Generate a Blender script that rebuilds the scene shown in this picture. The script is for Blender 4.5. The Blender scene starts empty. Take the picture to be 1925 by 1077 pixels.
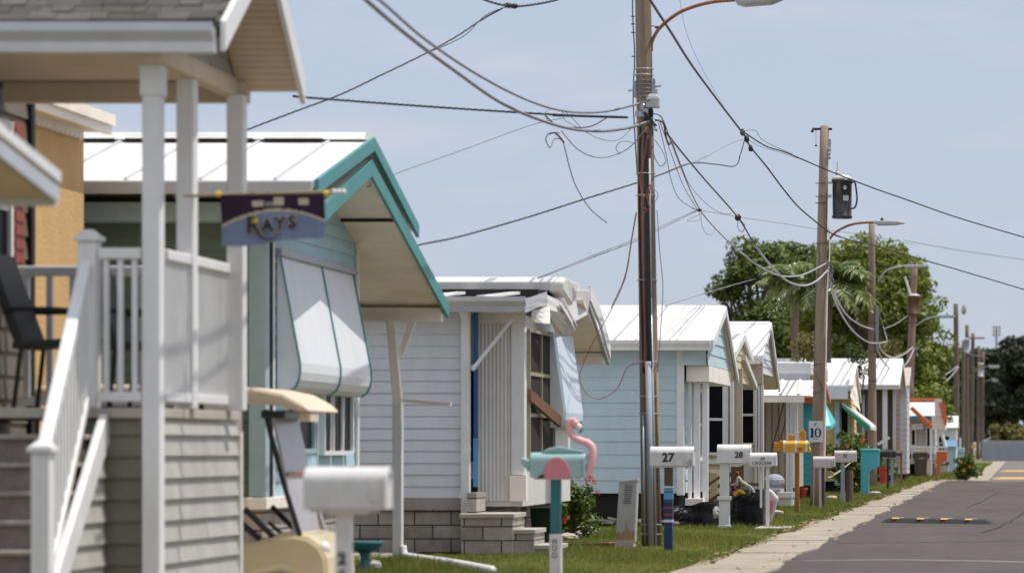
import bpy, bmesh, math, random
import numpy as np
from mathutils import Vector

random.seed(7)
SC = bpy.context.scene
COL = SC.collection
# ------------------------------------------------------------------ survey
F, VU, VV, EYE = 6000.0, 1915.0, 841.0, 1.15     # telephoto: focal length in picture units, vanishing point, eye height


def ux(u, d):
    return (u - VU) * d / F


def vz(v, d):
    return EYE + (VV - v) * d / F


def P(u, v, d):
    return (ux(u, d), d, vz(v, d))


# ------------------------------------------------------------------ materials
def mat(name, col, rough=0.6, var=0.12, scale=4.0, metal=0.0, bump=0.0, bscale=80.0, stretch=(1, 1, 1),
        dirt=None, damt=0.0, dscale=2.0, dstretch=(1, 1, 0.25), spec=0.5, transl=0.0, island=None, brick=None, coat=0.0):
    m = bpy.data.materials.new(name)
    m.use_nodes = True
    N, L = m.node_tree.nodes, m.node_tree.links
    b = N['Principled BSDF']
    b.inputs['Roughness'].default_value = rough
    b.inputs['Metallic'].default_value = metal
    b.inputs['Specular IOR Level'].default_value = spec
    b.inputs['Coat Weight'].default_value = coat
    tc = N.new('ShaderNodeTexCoord')
    mp = N.new('ShaderNodeMapping')
    mp.inputs['Scale'].default_value = stretch
    L.new(tc.outputs['Object'], mp.inputs['Vector'])
    nz = N.new('ShaderNodeTexNoise')
    nz.inputs['Scale'].default_value = scale
    nz.inputs['Detail'].default_value = 7
    nz.inputs['Roughness'].default_value = 0.62
    L.new(mp.outputs[0], nz.inputs['Vector'])
    rp = N.new('ShaderNodeValToRGB')
    e = rp.color_ramp.elements
    e[0].position, e[1].position = 0.28, 0.72
    lo = [max(0, c * (1 - var)) for c in col]
    hi = [min(1, c * (1 + var * 0.7)) for c in col]
    e[0].color = (*lo, 1)
    e[1].color = (*hi, 1)
    L.new(nz.outputs['Fac'], rp.inputs['Fac'])
    out = rp.outputs['Color']
    if island:
        g = N.new('ShaderNodeNewGeometry')
        r2 = N.new('ShaderNodeValToRGB')
        els = r2.color_ramp.elements
        while len(els) < len(island):
            els.new(0.5)
        for i, c in enumerate(island):
            els[i].position = i / (len(island) - 1)
            els[i].color = (*c, 1)
        L.new(g.outputs['Random Per Island'], r2.inputs['Fac'])
        mx = N.new('ShaderNodeMix')
        mx.data_type = 'RGBA'
        mx.inputs['Factor'].default_value = 0.6
        L.new(out, mx.inputs['A'])
        L.new(r2.outputs['Color'], mx.inputs['B'])
        out = mx.outputs['Result']
    if brick:
        bc, bw, bh, mc = brick
        sx = N.new('ShaderNodeSeparateXYZ')
        L.new(tc.outputs['Object'], sx.inputs[0])
        ad = N.new('ShaderNodeMath')
        ad.operation = 'ADD'
        L.new(sx.outputs['X'], ad.inputs[0])
        L.new(sx.outputs['Y'], ad.inputs[1])
        cb = N.new('ShaderNodeCombineXYZ')
        L.new(ad.outputs[0], cb.inputs['X'])
        L.new(sx.outputs['Z'], cb.inputs['Y'])
        bt = N.new('ShaderNodeTexBrick')
        bt.inputs['Scale'].default_value = 1.0
        bt.inputs['Brick Width'].default_value = bw
        bt.inputs['Row Height'].default_value = bh
        bt.inputs['Mortar Size'].default_value = 0.009
        bt.inputs['Mortar Smooth'].default_value = 0.3
        bt.inputs['Color1'].default_value = (1, 1, 1, 1)
        bt.inputs['Color2'].default_value = (*bc, 1)
        bt.inputs['Mortar'].default_value = (*mc, 1)
        L.new(cb.outputs[0], bt.inputs['Vector'])
        mm = N.new('ShaderNodeMix')
        mm.data_type = 'RGBA'
        mm.blend_type = 'MULTIPLY'
        mm.inputs['Factor'].default_value = 1
        L.new(out, mm.inputs['A'])
        L.new(bt.outputs['Color'], mm.inputs['B'])
        out = mm.outputs['Result']
    if dirt:
        mp2 = N.new('ShaderNodeMapping')
        mp2.inputs['Scale'].default_value = dstretch
        L.new(tc.outputs['Object'], mp2.inputs['Vector'])
        n2 = N.new('ShaderNodeTexNoise')
        n2.inputs['Scale'].default_value = dscale
        n2.inputs['Detail'].default_value = 8
        n2.inputs['Roughness'].default_value = 0.7
        L.new(mp2.outputs[0], n2.inputs['Vector'])
        mr = N.new('ShaderNodeMapRange')
        mr.inputs['From Min'].default_value = 0.45
        mr.inputs['From Max'].default_value = 0.75
        mr.inputs['To Max'].default_value = damt
        L.new(n2.outputs['Fac'], mr.inputs['Value'])
        md = N.new('ShaderNodeMix')
        md.data_type = 'RGBA'
        md.inputs['B'].default_value = (*dirt, 1)
        L.new(mr.outputs[0], md.inputs['Factor'])
        L.new(out, md.inputs['A'])
        out = md.outputs['Result']
    L.new(out, b.inputs['Base Color'])
    if bump:
        n3 = N.new('ShaderNodeTexNoise')
        n3.inputs['Scale'].default_value = bscale
        n3.inputs['Detail'].default_value = 4
        L.new(mp.outputs[0], n3.inputs['Vector'])
        bp = N.new('ShaderNodeBump')
        bp.inputs['Strength'].default_value = bump
        bp.inputs['Distance'].default_value = 0.02
        L.new(n3.outputs['Fac'], bp.inputs['Height'])
        L.new(bp.outputs[0], b.inputs['Normal'])
    if transl:
        tr = N.new('ShaderNodeBsdfTranslucent')
        L.new(out, tr.inputs['Color'])
        ms = N.new('ShaderNodeMixShader')
        ms.inputs['Fac'].default_value = transl
        L.new(b.outputs[0], ms.inputs[1])
        L.new(tr.outputs[0], ms.inputs[2])
        L.new(ms.outputs[0], N['Material Output'].inputs['Surface'])
    return m


DIRT = (0.16, 0.13, 0.10)
M = dict(
    white=mat('white_vinyl', (.74, .74, .74), .45, .05, 5, dirt=DIRT, damt=.18),
    offwhite=mat('off_white_paint', (.68, .66, .63), .5, .06, 5, dirt=DIRT, damt=.25),
    wroof=mat('white_metal_roof', (.70, .69, .675), .45, .07, 1.5, dirt=(.34, .30, .25), damt=.4, dscale=1.6, dstretch=(1, .2, 1)),
    gutter=mat('gutter_metal', (.52, .53, .56), .32, .06, 6, metal=.25, dirt=DIRT, damt=.3, dstretch=(.4, 1, 1)),
    wsiding=mat('white_siding', (.67, .71, .75), .5, .05, 6, dirt=(.30, .28, .24), damt=.25),
    grey_siding=mat('grey_siding', (.42, .41, .375), .55, .10, 6, bump=.15, bscale=40, dirt=(.12, .11, .08), damt=.35),
    olive_frame=mat('tarnished_frame', (.36, .31, .20), .5, .1, 6),
    bluepole=mat('blue_paint', (.03, .11, .30), .45, .12, 6),
    rust_stain=mat('rust_stain', (.34, .24, .16), .6, .25, 9, dirt=(.30, .13, .05), damt=.9, dscale=14, dstretch=(1, 1, .4)),
    shaded_sd=mat('shaded_siding', (.17, .155, .115), .6, .12, 6, dirt=(.06, .055, .04), damt=.4),  # dark olive copy of the skirting siding, painting the shade under the stairs
    rusttank=mat('rust_streaked_tank', (.03, .022, .02), .55, .3, 4, dirt=(.30, .11, .04), damt=.75, dscale=3, dstretch=(1, 1, .25)),
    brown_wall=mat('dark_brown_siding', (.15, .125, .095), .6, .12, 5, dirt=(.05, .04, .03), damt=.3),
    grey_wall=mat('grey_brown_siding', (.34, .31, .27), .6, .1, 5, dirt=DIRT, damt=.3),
    beige=mat('beige_soffit', (.64, .53, .40), .6, .06, 5, dirt=(.25, .18, .10), damt=.2),
    soffit=mat('cream_soffit', (.86, .79, .70), .6, .06, 4, dirt=(.3, .24, .16), damt=.3, dstretch=(.5, 1, 1)),
    shingle=mat('grey_shingle', (.105, .095, .088), .9, .35, 22, island=[(.045, .04, .037), (.09, .08, .074), (.16, .145, .13)], bump=.7, bscale=70, stretch=(.35, 2.2, 2.2), dirt=(.03, .03, .03), damt=.7, dscale=5, dstretch=(.4, 2, 2)),
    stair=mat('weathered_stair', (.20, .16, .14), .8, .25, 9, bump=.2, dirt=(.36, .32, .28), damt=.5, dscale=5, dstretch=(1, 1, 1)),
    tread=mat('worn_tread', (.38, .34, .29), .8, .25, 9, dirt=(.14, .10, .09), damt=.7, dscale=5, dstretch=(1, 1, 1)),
    yellow=mat('yellow_stucco', (.56, .36, .16), .9, .09, 3, bump=.35, bscale=30, dirt=(.35, .2, .08), damt=.25),
    teal=mat('teal_trim', (.055, .25, .25), .45, .10, 5, dirt=(.02, .12, .13), damt=.35),
    teal_lt=mat('pale_teal_trim', (.33, .45, .47), .5, .08, 5, dirt=DIRT, damt=.2),
    green_sd=mat('grey_green_siding', (.13, .18, .14), .6, .08, 5),
    ltblue=mat('light_blue_siding', (.40, .58, .65), .5, .05, 5, dirt=(.2, .28, .26), damt=.3),
    paleblue=mat('pale_blue_siding', (.47, .60, .67), .5, .05, 5, dirt=(.42, .42, .28), damt=.3, dscale=3),
    awn=mat('awning_enamel', (.74, .76, .78), .35, .04, 3, dirt=(.35, .36, .36), damt=.25),
    awnblue=mat('blue_tinted_awning', (.62, .71, .79), .4, .08, 5, stretch=(6, 6, .25), dirt=(.30, .40, .56), damt=.45, dscale=3, dstretch=(2, 4, .4)),
    glass=mat('dark_glass', (.010, .011, .012), .22, .3, 3, spec=.03),
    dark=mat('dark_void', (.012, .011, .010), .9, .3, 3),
    stone=mat('concrete_block', (.46, .41, .37), .9, .2, 8, bump=.5, bscale=35, dirt=(.16, .14, .11), damt=.5, brick=((.70, .68, .65), .40, .15, (.10, .09, .08))),
    conc=mat('concrete', (.46, .42, .37), .9, .14, 6, bump=.35, bscale=90, dirt=(.17, .15, .12), damt=.55, dscale=3, dstretch=(1, 1, 1)),
    walk=mat('pavement_concrete', (.33, .28, .22), .92, .16, 2.2, bump=.3, bscale=120, dirt=(.18, .145, .105), damt=.6, dscale=1.1, dstretch=(1, .5, 1)),
    asphalt=mat('asphalt', (.094, .080, .075), .88, .12, 1.2, bump=.35, bscale=220, stretch=(1, .25, 1), dirt=(.055, .045, .042), damt=.75, dscale=.5, dstretch=(1, .16, 1), spec=.12),
    asphalt2=mat('old_asphalt', (.16, .145, .14), .9, .12, 1.0, bump=.3, bscale=200, stretch=(1, .3, 1), dirt=(.09, .08, .075), damt=.4, dscale=.5, dstretch=(1, .3, 1), spec=.15),
    litter=mat('dry_leaf_litter', (.20, .12, .06), .9, .3, 3, island=[(.08, .05, .03), (.22, .14, .06), (.36, .27, .14)]),
    crack=mat('road_crack', (.045, .038, .036), .95, .2, 8, spec=.1),
    seam=mat('road_seam_filler', (.22, .20, .19), .9, .2, 5),
    soil=mat('lawn_soil', (.13, .115, .045), .95, .35, 2.5, bump=.5, bscale=40, dirt=(.25, .17, .08), damt=.6, dscale=.9, dstretch=(1, 1, 1)),
    pole=mat('weathered_pole', (.25, .185, .135), .85, .28, 7, bump=.5, bscale=30, stretch=(4, 4, .12), dirt=(.09, .06, .045), damt=.6, dscale=6, dstretch=(3, 3, .15)),
    pole_shade=mat('shaded_pole', (.15, .115, .09), .85, .25, 7, stretch=(3, 3, .15), dirt=(.06, .045, .035), damt=.5),
    pole2=mat('pale_pole', (.29, .215, .155), .85, .22, 7, bump=.4, bscale=30, stretch=(4, 4, .12), dirt=(.13, .09, .06), damt=.5, dscale=6, dstretch=(3, 3, .15)),
    galv=mat('galvanised', (.42, .44, .46), .38, .12, 8, metal=.5, dirt=(.2, .14, .09), damt=.3),
    conduit=mat('grey_conduit', (.30, .33, .38), .6, .12, 6, spec=.3, dirt=(.22, .12, .06), damt=.35),
    rust=mat('rusty_steel', (.28, .12, .05), .75, .3, 9, dirt=(.10, .04, .02), damt=.6),
    black=mat('black_rubber', (.012, .012, .013), .5, .2, 6),
    blackpaint=mat('black_paint', (.015, .015, .017), .35, .2, 6, coat=.2),
    wire_b=mat('black_wire', (.02, .02, .024), .5, .2, 6),
    wire_g=mat('grey_wire', (.20, .20, .23), .5, .2, 6),
    wire_l=mat('pale_cable', (.42, .42, .45), .45, .15, 6),
    wire_r=mat('red_wire', (.36, .05, .04), .5, .15, 6),
    wire_t=mat('green_wire', (.10, .28, .28), .5, .15, 6),
    boxgrey=mat('grey_enclosure', (.40, .43, .42), .5, .08, 5, dirt=(.2, .17, .14), damt=.3),
    pedestal=mat('pedestal_enamel', (.40, .41, .41), .5, .07, 5, dirt=(.26, .13, .06), damt=.35, dscale=3),
    mail=mat('mailbox_enamel', (.66, .655, .65), .42, .06, 6, dirt=(.33, .28, .23), damt=.4, dscale=5, dstretch=(1, 1, .5)),
    mail_pk=mat('faded_mailbox', (.58, .52, .53), .5, .06, 6, dirt=(.35, .3, .3), damt=.3),
    aqua=mat('aqua_paint', (.29, .46, .46), .32, .08, 6, dirt=(.1, .25, .28), damt=.3),
    tealpost=mat('dark_teal_paint', (.02, .14, .16), .5, .12, 6),
    pink=mat('pink_paint', (.60, .22, .26), .5, .10, 8, dirt=(.4, .10, .13), damt=.4, dscale=7),
    pinkl=mat('light_pink_paint', (.74, .38, .42), .5, .06, 8),
    navy=mat('navy_paint', (.010, .035, .12), .45, .15, 6),
    skyp=mat('sky_blue_paint', (.12, .32, .55), .5, .1, 6),
    red=mat('red_paint', (.42, .04, .03), .5, .15, 6),
    shutter=mat('faded_red_shutter', (.27, .06, .04), .6, .2, 7),
    orange=mat('orange_paint', (.62, .13, .035), .5, .1, 6),
    yelfish=mat('yellow_paint', (.72, .40, .03), .42, .1, 8),
    orafish=mat('amber_paint', (.66, .26, .02), .45, .1, 8),
    turq=mat('turquoise_plastic', (.09, .43, .50), .45, .06, 4),
    turqsd=mat('turquoise_siding', (.05, .38, .45), .5, .06, 4),
    cream=mat('cream_siding', (.62, .52, .34), .55, .07, 5, dirt=DIRT, damt=.25),
    tanboard=mat('tan_board_wall', (.46, .39, .31), .65, .10, 6, stretch=(5, 5, .3), dirt=DIRT, damt=.35),
    brown=mat('brown_siding', (.11, .060, .038), .6, .12, 5),
    lemon=mat('pale_yellow_siding', (.66, .50, .20), .6, .08, 4),
    green=mat('green_valance', (.03, .26, .12), .5, .1, 5),
    ltgrey=mat('light_grey_siding', (.50, .49, .49), .55, .06, 5, dirt=DIRT, damt=.2),
    bluefas=mat('blue_fascia', (.10, .22, .36), .5, .1, 5),
    wood=mat('brown_board', (.18, .08, .042), .8, .3, 7, stretch=(1, 1, 1), bump=.3, dirt=(.09, .04, .02), damt=.5),
    woodpost=mat('stained_wood_post', (.34, .15, .035), .7, .25, 8, stretch=(4, 4, .3), dirt=(.13, .05, .015), damt=.5),
    cart=mat('cream_gelcoat', (.60, .49, .30), .28, .05, 4, coat=.4),
    canopy=mat('cream_canopy', (.68, .55, .41), .4, .06, 4),
    shield=mat('clouded_windshield', (.36, .34, .34), .25, .12, 3),
    purple=mat('purple_cloth', (.026, .010, .030), .9, .2, 9),
    flagblue=mat('light_blue_cloth', (.19, .24, .37), .9, .12, 6, dirt=(.12, .18, .38), damt=.6, dscale=5, dstretch=(1, 1, 1)),
    flagcream=mat('cream_cloth', (.55, .48, .38), .9, .1, 9),
    flaggrey=mat('grey_cloth', (.28, .27, .28), .9, .2, 9),
    ink=mat('black_lettering', (.015, .015, .02), .6, .2, 9),
    navyink=mat('navy_lettering', (.012, .012, .11), .6, .2, 9),
    gold=mat('yellow_star', (.75, .52, .05), .6, .1, 9),
    pinewood=mat('tan_dowel', (.34, .25, .16), .6, .15, 9),
    tarp=mat('black_tarp', (.010, .010, .012), .45, .3, 5, bump=.15, bscale=9, stretch=(.5, .5, 3), spec=.3),
    bin_br=mat('brown_bin', (.085, .055, .04), .55, .15, 5),
    bin_gr=mat('dark_green_bin', (.012, .05, .03), .5, .15, 5),
    metal_sign=mat('sign_white', (.66, .65, .66), .5, .04, 5),
    fence=mat('corrugated_grey', (.34, .37, .42), .5, .08, 4, metal=.2, dirt=DIRT, damt=.2),
    bark=mat('bark', (.12, .085, .06), .95, .3, 8, bump=.6, bscale=20, stretch=(3, 3, .5)),
    bark_p=mat('palm_bark', (.17, .12, .09), .95, .3, 8, bump=.6, bscale=20, stretch=(1, 1, 3)),
    chair=mat('dark_sling', (.02, .019, .018), .6, .2, 8),
    trexbrown=mat('brown_pot', (.28, .12, .07), .7, .15, 6),
    speed=mat('black_rubber_bump', (.018, .019, .022), .6, .25, 9, bump=.3),
    speedy=mat('yellow_reflective', (.58, .33, .07), .5, .2, 14, dirt=(.2, .1, .03), damt=.6, dscale=12, dstretch=(1, 1, 1)),
    rock=mat('pale_rock', (.52, .45, .40), .9, .2, 7, bump=.5),
    flower=mat('red_petal', (.72, .04, .03), .6, .15, 9, transl=.25),
    oflower=mat('orange_petal', (.80, .20, .04), .6, .15, 9, transl=.25),
    grass=mat('grass_blades', (.11, .165, .018), .7, .35, 1.3, transl=.4, island=[(.045, .085, .008), (.11, .17, .018), (.20, .23, .035), (.36, .29, .10)], dirt=(.33, .26, .07), damt=.6, dscale=.9, dstretch=(1, 1, 1)),
    leaf_dk=mat('dark_leaf', (.07, .105, .022), .55, .3, .5, transl=.28, island=[(.025, .05, .014), (.05, .085, .02), (.10, .13, .03)]),
    leaf_md=mat('oak_leaf', (.10, .14, .024), .55, .4, .5, transl=.4, island=[(.035, .06, .012), (.11, .155, .022), (.28, .29, .055)]),
    leaf_lt=mat('bright_leaf', (.16, .205, .026), .5, .4, .5, transl=.42, island=[(.05, .085, .014), (.18, .23, .026), (.40, .40, .07)]),
    leaf_ol=mat('olive_leaf', (.15, .14, .03), .6, .3, .5, transl=.3, island=[(.07, .075, .02), (.16, .15, .03), (.28, .22, .05)]),
    leaf_sh=mat('shrub_leaf', (.09, .15, .02), .45, .3, 2, transl=.35, island=[(.03, .06, .01), (.11, .17, .02), (.26, .30, .05)]),
    leaf_far=mat('far_leaf', (.030, .046, .022), .6, .3, .3, transl=.2, island=[(.014, .025, .012), (.03, .05, .02), (.07, .075, .03)]),
    frond=mat('palm_frond', (.17, .22, .06), .3, .3, .5, transl=.35, island=[(.05, .09, .02), (.16, .22, .05), (.48, .50, .28)]),
)


# ------------------------------------------------------------------ mesh collector
class MB:
    def __init__(s):
        s.v, s.f, s.mi = [], [], []
        s.cur = 0

    def add(s, vs, fs):
        o = len(s.v)
        s.v += [tuple(p) for p in vs]
        s.f += [tuple(i + o for i in f) for f in fs]
        s.mi += [s.cur] * len(fs)
        return s

    def box(s, x0, x1, y0, y1, z0, z1):
        return s.add([(x0, y0, z0), (x1, y0, z0), (x1, y1, z0), (x0, y1, z0), (x0, y0, z1), (x1, y0, z1), (x1, y1, z1), (x0, y1, z1)],
                     [(0, 3, 2, 1), (4, 5, 6, 7), (0, 1, 5, 4), (1, 2, 6, 5), (2, 3, 7, 6), (3, 0, 4, 7)])

    def taper(s, cx, cy, z0, z1, wx0, wy0, wx1, wy1):
        return s.add([(cx + a * w / 2, cy + b * h / 2, z) for z, w, h in ((z0, wx0, wy0), (z1, wx1, wy1)) for a, b in ((-1, -1), (1, -1), (1, 1), (-1, 1))],
                     [(0, 3, 2, 1), (4, 5, 6, 7), (0, 1, 5, 4), (1, 2, 6, 5), (2, 3, 7, 6), (3, 0, 4, 7)])

    def beam(s, p0, p1, w, h, up=(0, 0, 1)):
        p0, p1 = Vector(p0), Vector(p1)
        d = (p1 - p0).normalized()
        a = d.cross(Vector(up))
        if a.length < 1e-4:
            a = d.cross(Vector((0, 1, 0)))
        a.normalize()
        b = a.cross(d)
        a *= w / 2
        b *= h / 2
        vs = [p + i * a + j * b for p in (p0, p1) for i, j in ((-1, -1), (1, -1), (1, 1), (-1, 1))]
        return s.add(vs, [(0, 3, 2, 1), (4, 5, 6, 7), (0, 1, 5, 4), (1, 2, 6, 5), (2, 3, 7, 6), (3, 0, 4, 7)])

    def prism(s, poly, ax, a0, a1):
        n = len(poly)
        mk = {'x': lambda p, a: (a, p[0], p[1]), 'y': lambda p, a: (p[0], a, p[1]), 'z': lambda p, a: (p[0], p[1], a)}[ax]
        vs = [mk(p, a0) for p in poly] + [mk(p, a1) for p in poly]
        fs = [tuple(range(n)), tuple(range(2 * n - 1, n - 1, -1))]
        fs += [(i, i + n, (i + 1) % n + n, (i + 1) % n) for i in range(n)]
        return s.add(vs, fs)

    def tube(s, pts, r, n=8, r1=None, cap=True):
        pts = [Vector(p) for p in pts]
        m = len(pts)
        vs = []
        ref = Vector((0.31, 0.17, 0.93)).normalized()
        for i, p in enumerate(pts):
            t = (pts[min(i + 1, m - 1)] - pts[max(i - 1, 0)])
            if t.length < 1e-9:
                t = Vector((0, 0, 1))
            t.normalize()
            a = t.cross(ref)
            if a.length < .05:
                a = t.cross(Vector((1, 0, 0)))
            a.normalize()
            b = t.cross(a)
            rr = r if r1 is None else r + (r1 - r) * i / max(1, m - 1)
            for k in range(n):
                q = 2 * math.pi * k / n
                vs.append(p + a * (rr * math.cos(q)) + b * (rr * math.sin(q)))
        fs = [(i * n + k, i * n + (k + 1) % n, (i + 1) * n + (k + 1) % n, (i + 1) * n + k) for i in range(m - 1) for k in range(n)]
        if cap:
            fs += [tuple(range(n - 1, -1, -1)), tuple(range((m - 1) * n, m * n))]
        return s.add(vs, fs)

    def lathe(s, prof, cx, cy, n=20, cz=0.0):
        vs = [(cx + r * math.cos(2 * math.pi * k / n), cy + r * math.sin(2 * math.pi * k / n), cz + z) for r, z in prof for k in range(n)]
        m = len(prof)
        fs = [(i * n + k, i * n + (k + 1) % n, (i + 1) * n + (k + 1) % n, (i + 1) * n + k) for i in range(m - 1) for k in range(n)]
        fs += [tuple(range(n - 1, -1, -1)), tuple(range((m - 1) * n, m * n))]
        return s.add(vs, fs)

    def blob(s, c, r, n=10, jit=0.0):
        if not hasattr(r, '__len__'):
            r = (r, r, r)
        m = n // 2 + 1
        prof = []
        vs, fs = [], []
        for i in range(m + 1):
            th = math.pi * i / m
            for k in range(n):
                q = 2 * math.pi * k / n
                j = 1 + random.uniform(-jit, jit)
                vs.append((c[0] + r[0] * math.sin(th) * math.cos(q) * j, c[1] + r[1] * math.sin(th) * math.sin(q) * j, c[2] + r[2] * math.cos(th) * j))
        fs = [(i * n + k, (i + 1) * n + k, (i + 1) * n + (k + 1) % n, i * n + (k + 1) % n) for i in range(m) for k in range(n)]
        return s.add(vs, fs)

    def siding(s, h, n, z0, z1, fa, fb, c, base, proud=.016):
        """lapped boards on a vertical wall: h = horizontal axis ('x' or 'y'), n = outward sign, base = wall plane"""
        z = z0
        while z < z1 - 1e-4:
            t = min(z + c, z1)
            a0, b0, a1, b1 = fa(z), fb(z), fa(t), fb(t)
            if b0 - a0 < .01 and b1 - a1 < .01:
                z += c
                continue
            if b1 < a1:
                a1 = b1 = (a1 + b1) / 2
            mk = (lambda q, w, zz: (q, w, zz)) if h == 'x' else (lambda q, w, zz: (w, q, zz))
            cuts, q = [0.0], random.uniform(.6, 3.6)
            while q < b0 - a0 - .4:
                cuts.append(q / (b0 - a0))
                q += 3.66
            cuts.append(1.0)
            for k in range(len(cuts) - 1):
                u, w = cuts[k], cuts[k + 1]
                jz, jo = random.uniform(-.0035, .0035), random.uniform(-.003, .003)
                o, i = base + n * (proud + jo), base + n * .003
                la, lb = a0 + (b0 - a0) * u, a0 + (b0 - a0) * w
                ta, tb = a1 + (b1 - a1) * u, a1 + (b1 - a1) * w
                s.add([mk(la, o, z + jz), mk(lb, o, z + jz * .3), mk(tb, i, t), mk(ta, i, t), mk(la, base, z + jz), mk(lb, base, z + jz * .3)], [(0, 1, 2, 3), (4, 5, 1, 0)])
            z += c
        return s

    def build(s, name, m, parent=None, smooth=False, bevel=0.0, recalc=True):
        me = bpy.data.meshes.new(name)
        off = Vector((0, 0, 0))
        p = parent
        while p is not None:
            off = off + p.location
            p = p.parent
        me.from_pydata([tuple(Vector(q) - off) for q in s.v], [], s.f)
        mats = m if isinstance(m, (list, tuple)) else [m]
        for q in mats:
            me.materials.append(M[q] if isinstance(q, str) else q)
        if len(mats) > 1:
            me.polygons.foreach_set('material_index', s.mi)
        if recalc:
            bm = bmesh.new()
            bm.from_mesh(me)
            bmesh.ops.recalc_face_normals(bm, faces=bm.faces)
            bm.to_mesh(me)
            bm.free()
        if smooth:
            me.polygons.foreach_set('use_smooth', [True] * len(me.polygons))
        o = bpy.data.objects.new(name, me)
        COL.objects.link(o)
        if parent:
            o.parent = parent
        if bevel:
            b = o.modifiers.new('edge', 'BEVEL')
            b.width = bevel
            b.segments = 2
            b.limit_method = 'ANGLE'
        return o


def tag(o, label, cat, group=None, kind=None):
    o['label'] = label
    o['category'] = cat
    if group:
        o['group'] = group
    if kind:
        o['kind'] = kind
    return o


def thing(name, loc, label, cat, group=None):
    o = bpy.data.objects.new(name, None)
    o.empty_display_size = .2
    COL.objects.link(o)
    o.location = loc
    return tag(o, label, cat, group)


def struct(o, label=None):
    o['kind'] = 'structure'
    if label:
        o['label'] = label
    return o


def spline(pts, k=10):
    p = [Vector(q) for q in pts]
    if len(p) < 3:
        return [p[0].lerp(p[-1], i / k) for i in range(k + 1)]
    out = []
    for i in range(len(p) - 1):
        a, b, c, d = p[max(i - 1, 0)], p[i], p[i + 1], p[min(i + 2, len(p) - 1)]
        for j in range(k):
            t = j / k
            out.append(.5 * ((2 * b) + (c - a) * t + (2 * a - 5 * b + 4 * c - d) * t * t + (3 * b - a - 3 * c + d) * t ** 3))
    out.append(p[-1])
    return out


def text(s, size, loc, m, parent, bold=0.0, name='lettering', sx=1.0):
    c = bpy.data.curves.new('t', 'FONT')
    c.body = s
    c.size = size
    c.align_x = 'CENTER'
    c.align_y = 'CENTER'
    c.offset = bold
    c.extrude = .0015
    t = bpy.data.objects.new('t', c)
    COL.objects.link(t)
    bpy.context.view_layer.update()
    dg = bpy.context.evaluated_depsgraph_get()
    me = bpy.data.meshes.new_from_object(t.evaluated_get(dg))
    bpy.data.objects.remove(t)
    off = Vector((0, 0, 0))
    p = parent
    while p is not None:
        off = off + p.location
        p = p.parent
    L = Vector(loc) - off
    for v in me.vertices:
        x, y, z = v.co
        v.co = (L.x + x * sx, L.y - z, L.z + y)
    me.materials.clear()
    me.materials.append(M[m])
    o = bpy.data.objects.new(name, me)
    COL.objects.link(o)
    o.parent = parent
    return o


# ------------------------------------------------------------------ camera, light, sky
cam = bpy.data.cameras.new('camera')
co = bpy.data.objects.new('camera', cam)
COL.objects.link(co)
co.location = (0, 0, EYE)
co.rotation_euler = (math.pi / 2, 0, 0)
cam.sensor_width = 36
cam.lens = F / 1925 * 36
cam.shift_x = -(VU - 962.5) / 1925
cam.shift_y = (VV - 538.5) / 1925
cam.clip_start = .5
cam.clip_end = 3000
cam.dof.use_dof = True
cam.dof.focus_distance = 50
cam.dof.aperture_fstop = 2.4
SC.camera = co

SUN = Vector((.53, .06, 1.30)).normalized()
sl = bpy.data.lights.new('sun', 'SUN')
sl.energy = 4.0
sl.angle = math.radians(.53)
sl.color = (1, .95, .87)
so = bpy.data.objects.new('sun', sl)
COL.objects.link(so)
so.location = (20, 20, 60)
so.rotation_euler = SUN.to_track_quat('Z', 'Y').to_euler()

w = bpy.data.worlds.new('World')
SC.world = w
w.use_nodes = True
N, L = w.node_tree.nodes, w.node_tree.links
bg = N['Background']
sky = N.new('ShaderNodeTexSky')
sky.sky_type = 'NISHITA'
sky.sun_disc = False
sky.sun_elevation = math.asin(SUN.z)
sky.sun_rotation = math.atan2(SUN.x, SUN.y)
sky.air_density = 1.2
sky.dust_density = 1.0
sky.ozone_density = 2.0
tc = N.new('ShaderNodeTexCoord')


def sky_noise(scale, lo, hi, amt, det=5):
    mp = N.new('ShaderNodeMapping')
    mp.inputs['Scale'].default_value = scale
    L.new(tc.outputs['Generated'], mp.inputs['Vector'])
    nz = N.new('ShaderNodeTexNoise')
    nz.inputs['Scale'].default_value = 1.0
    nz.inputs['Detail'].default_value = det
    nz.inputs['Roughness'].default_value = .55
    L.new(mp.outputs[0], nz.inputs['Vector'])
    mr = N.new('ShaderNodeMapRange')
    mr.interpolation_type = 'SMOOTHSTEP'
    mr.inputs['From Min'].default_value = lo
    mr.inputs['From Max'].default_value = hi
    mr.inputs['To Max'].default_value = amt
    L.new(nz.outputs['Fac'], mr.inputs['Value'])
    return mr.outputs[0]


def sky_mix(fac, a, col):
    cm = N.new('ShaderNodeMix')
    cm.data_type = 'RGBA'
    if isinstance(fac, float):
        cm.inputs['Factor'].default_value = fac
    else:
        L.new(fac, cm.inputs['Factor'])
    L.new(a, cm.inputs['A'])
    cm.inputs['B'].default_value = (*col, 1)
    return cm.outputs['Result']


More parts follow.
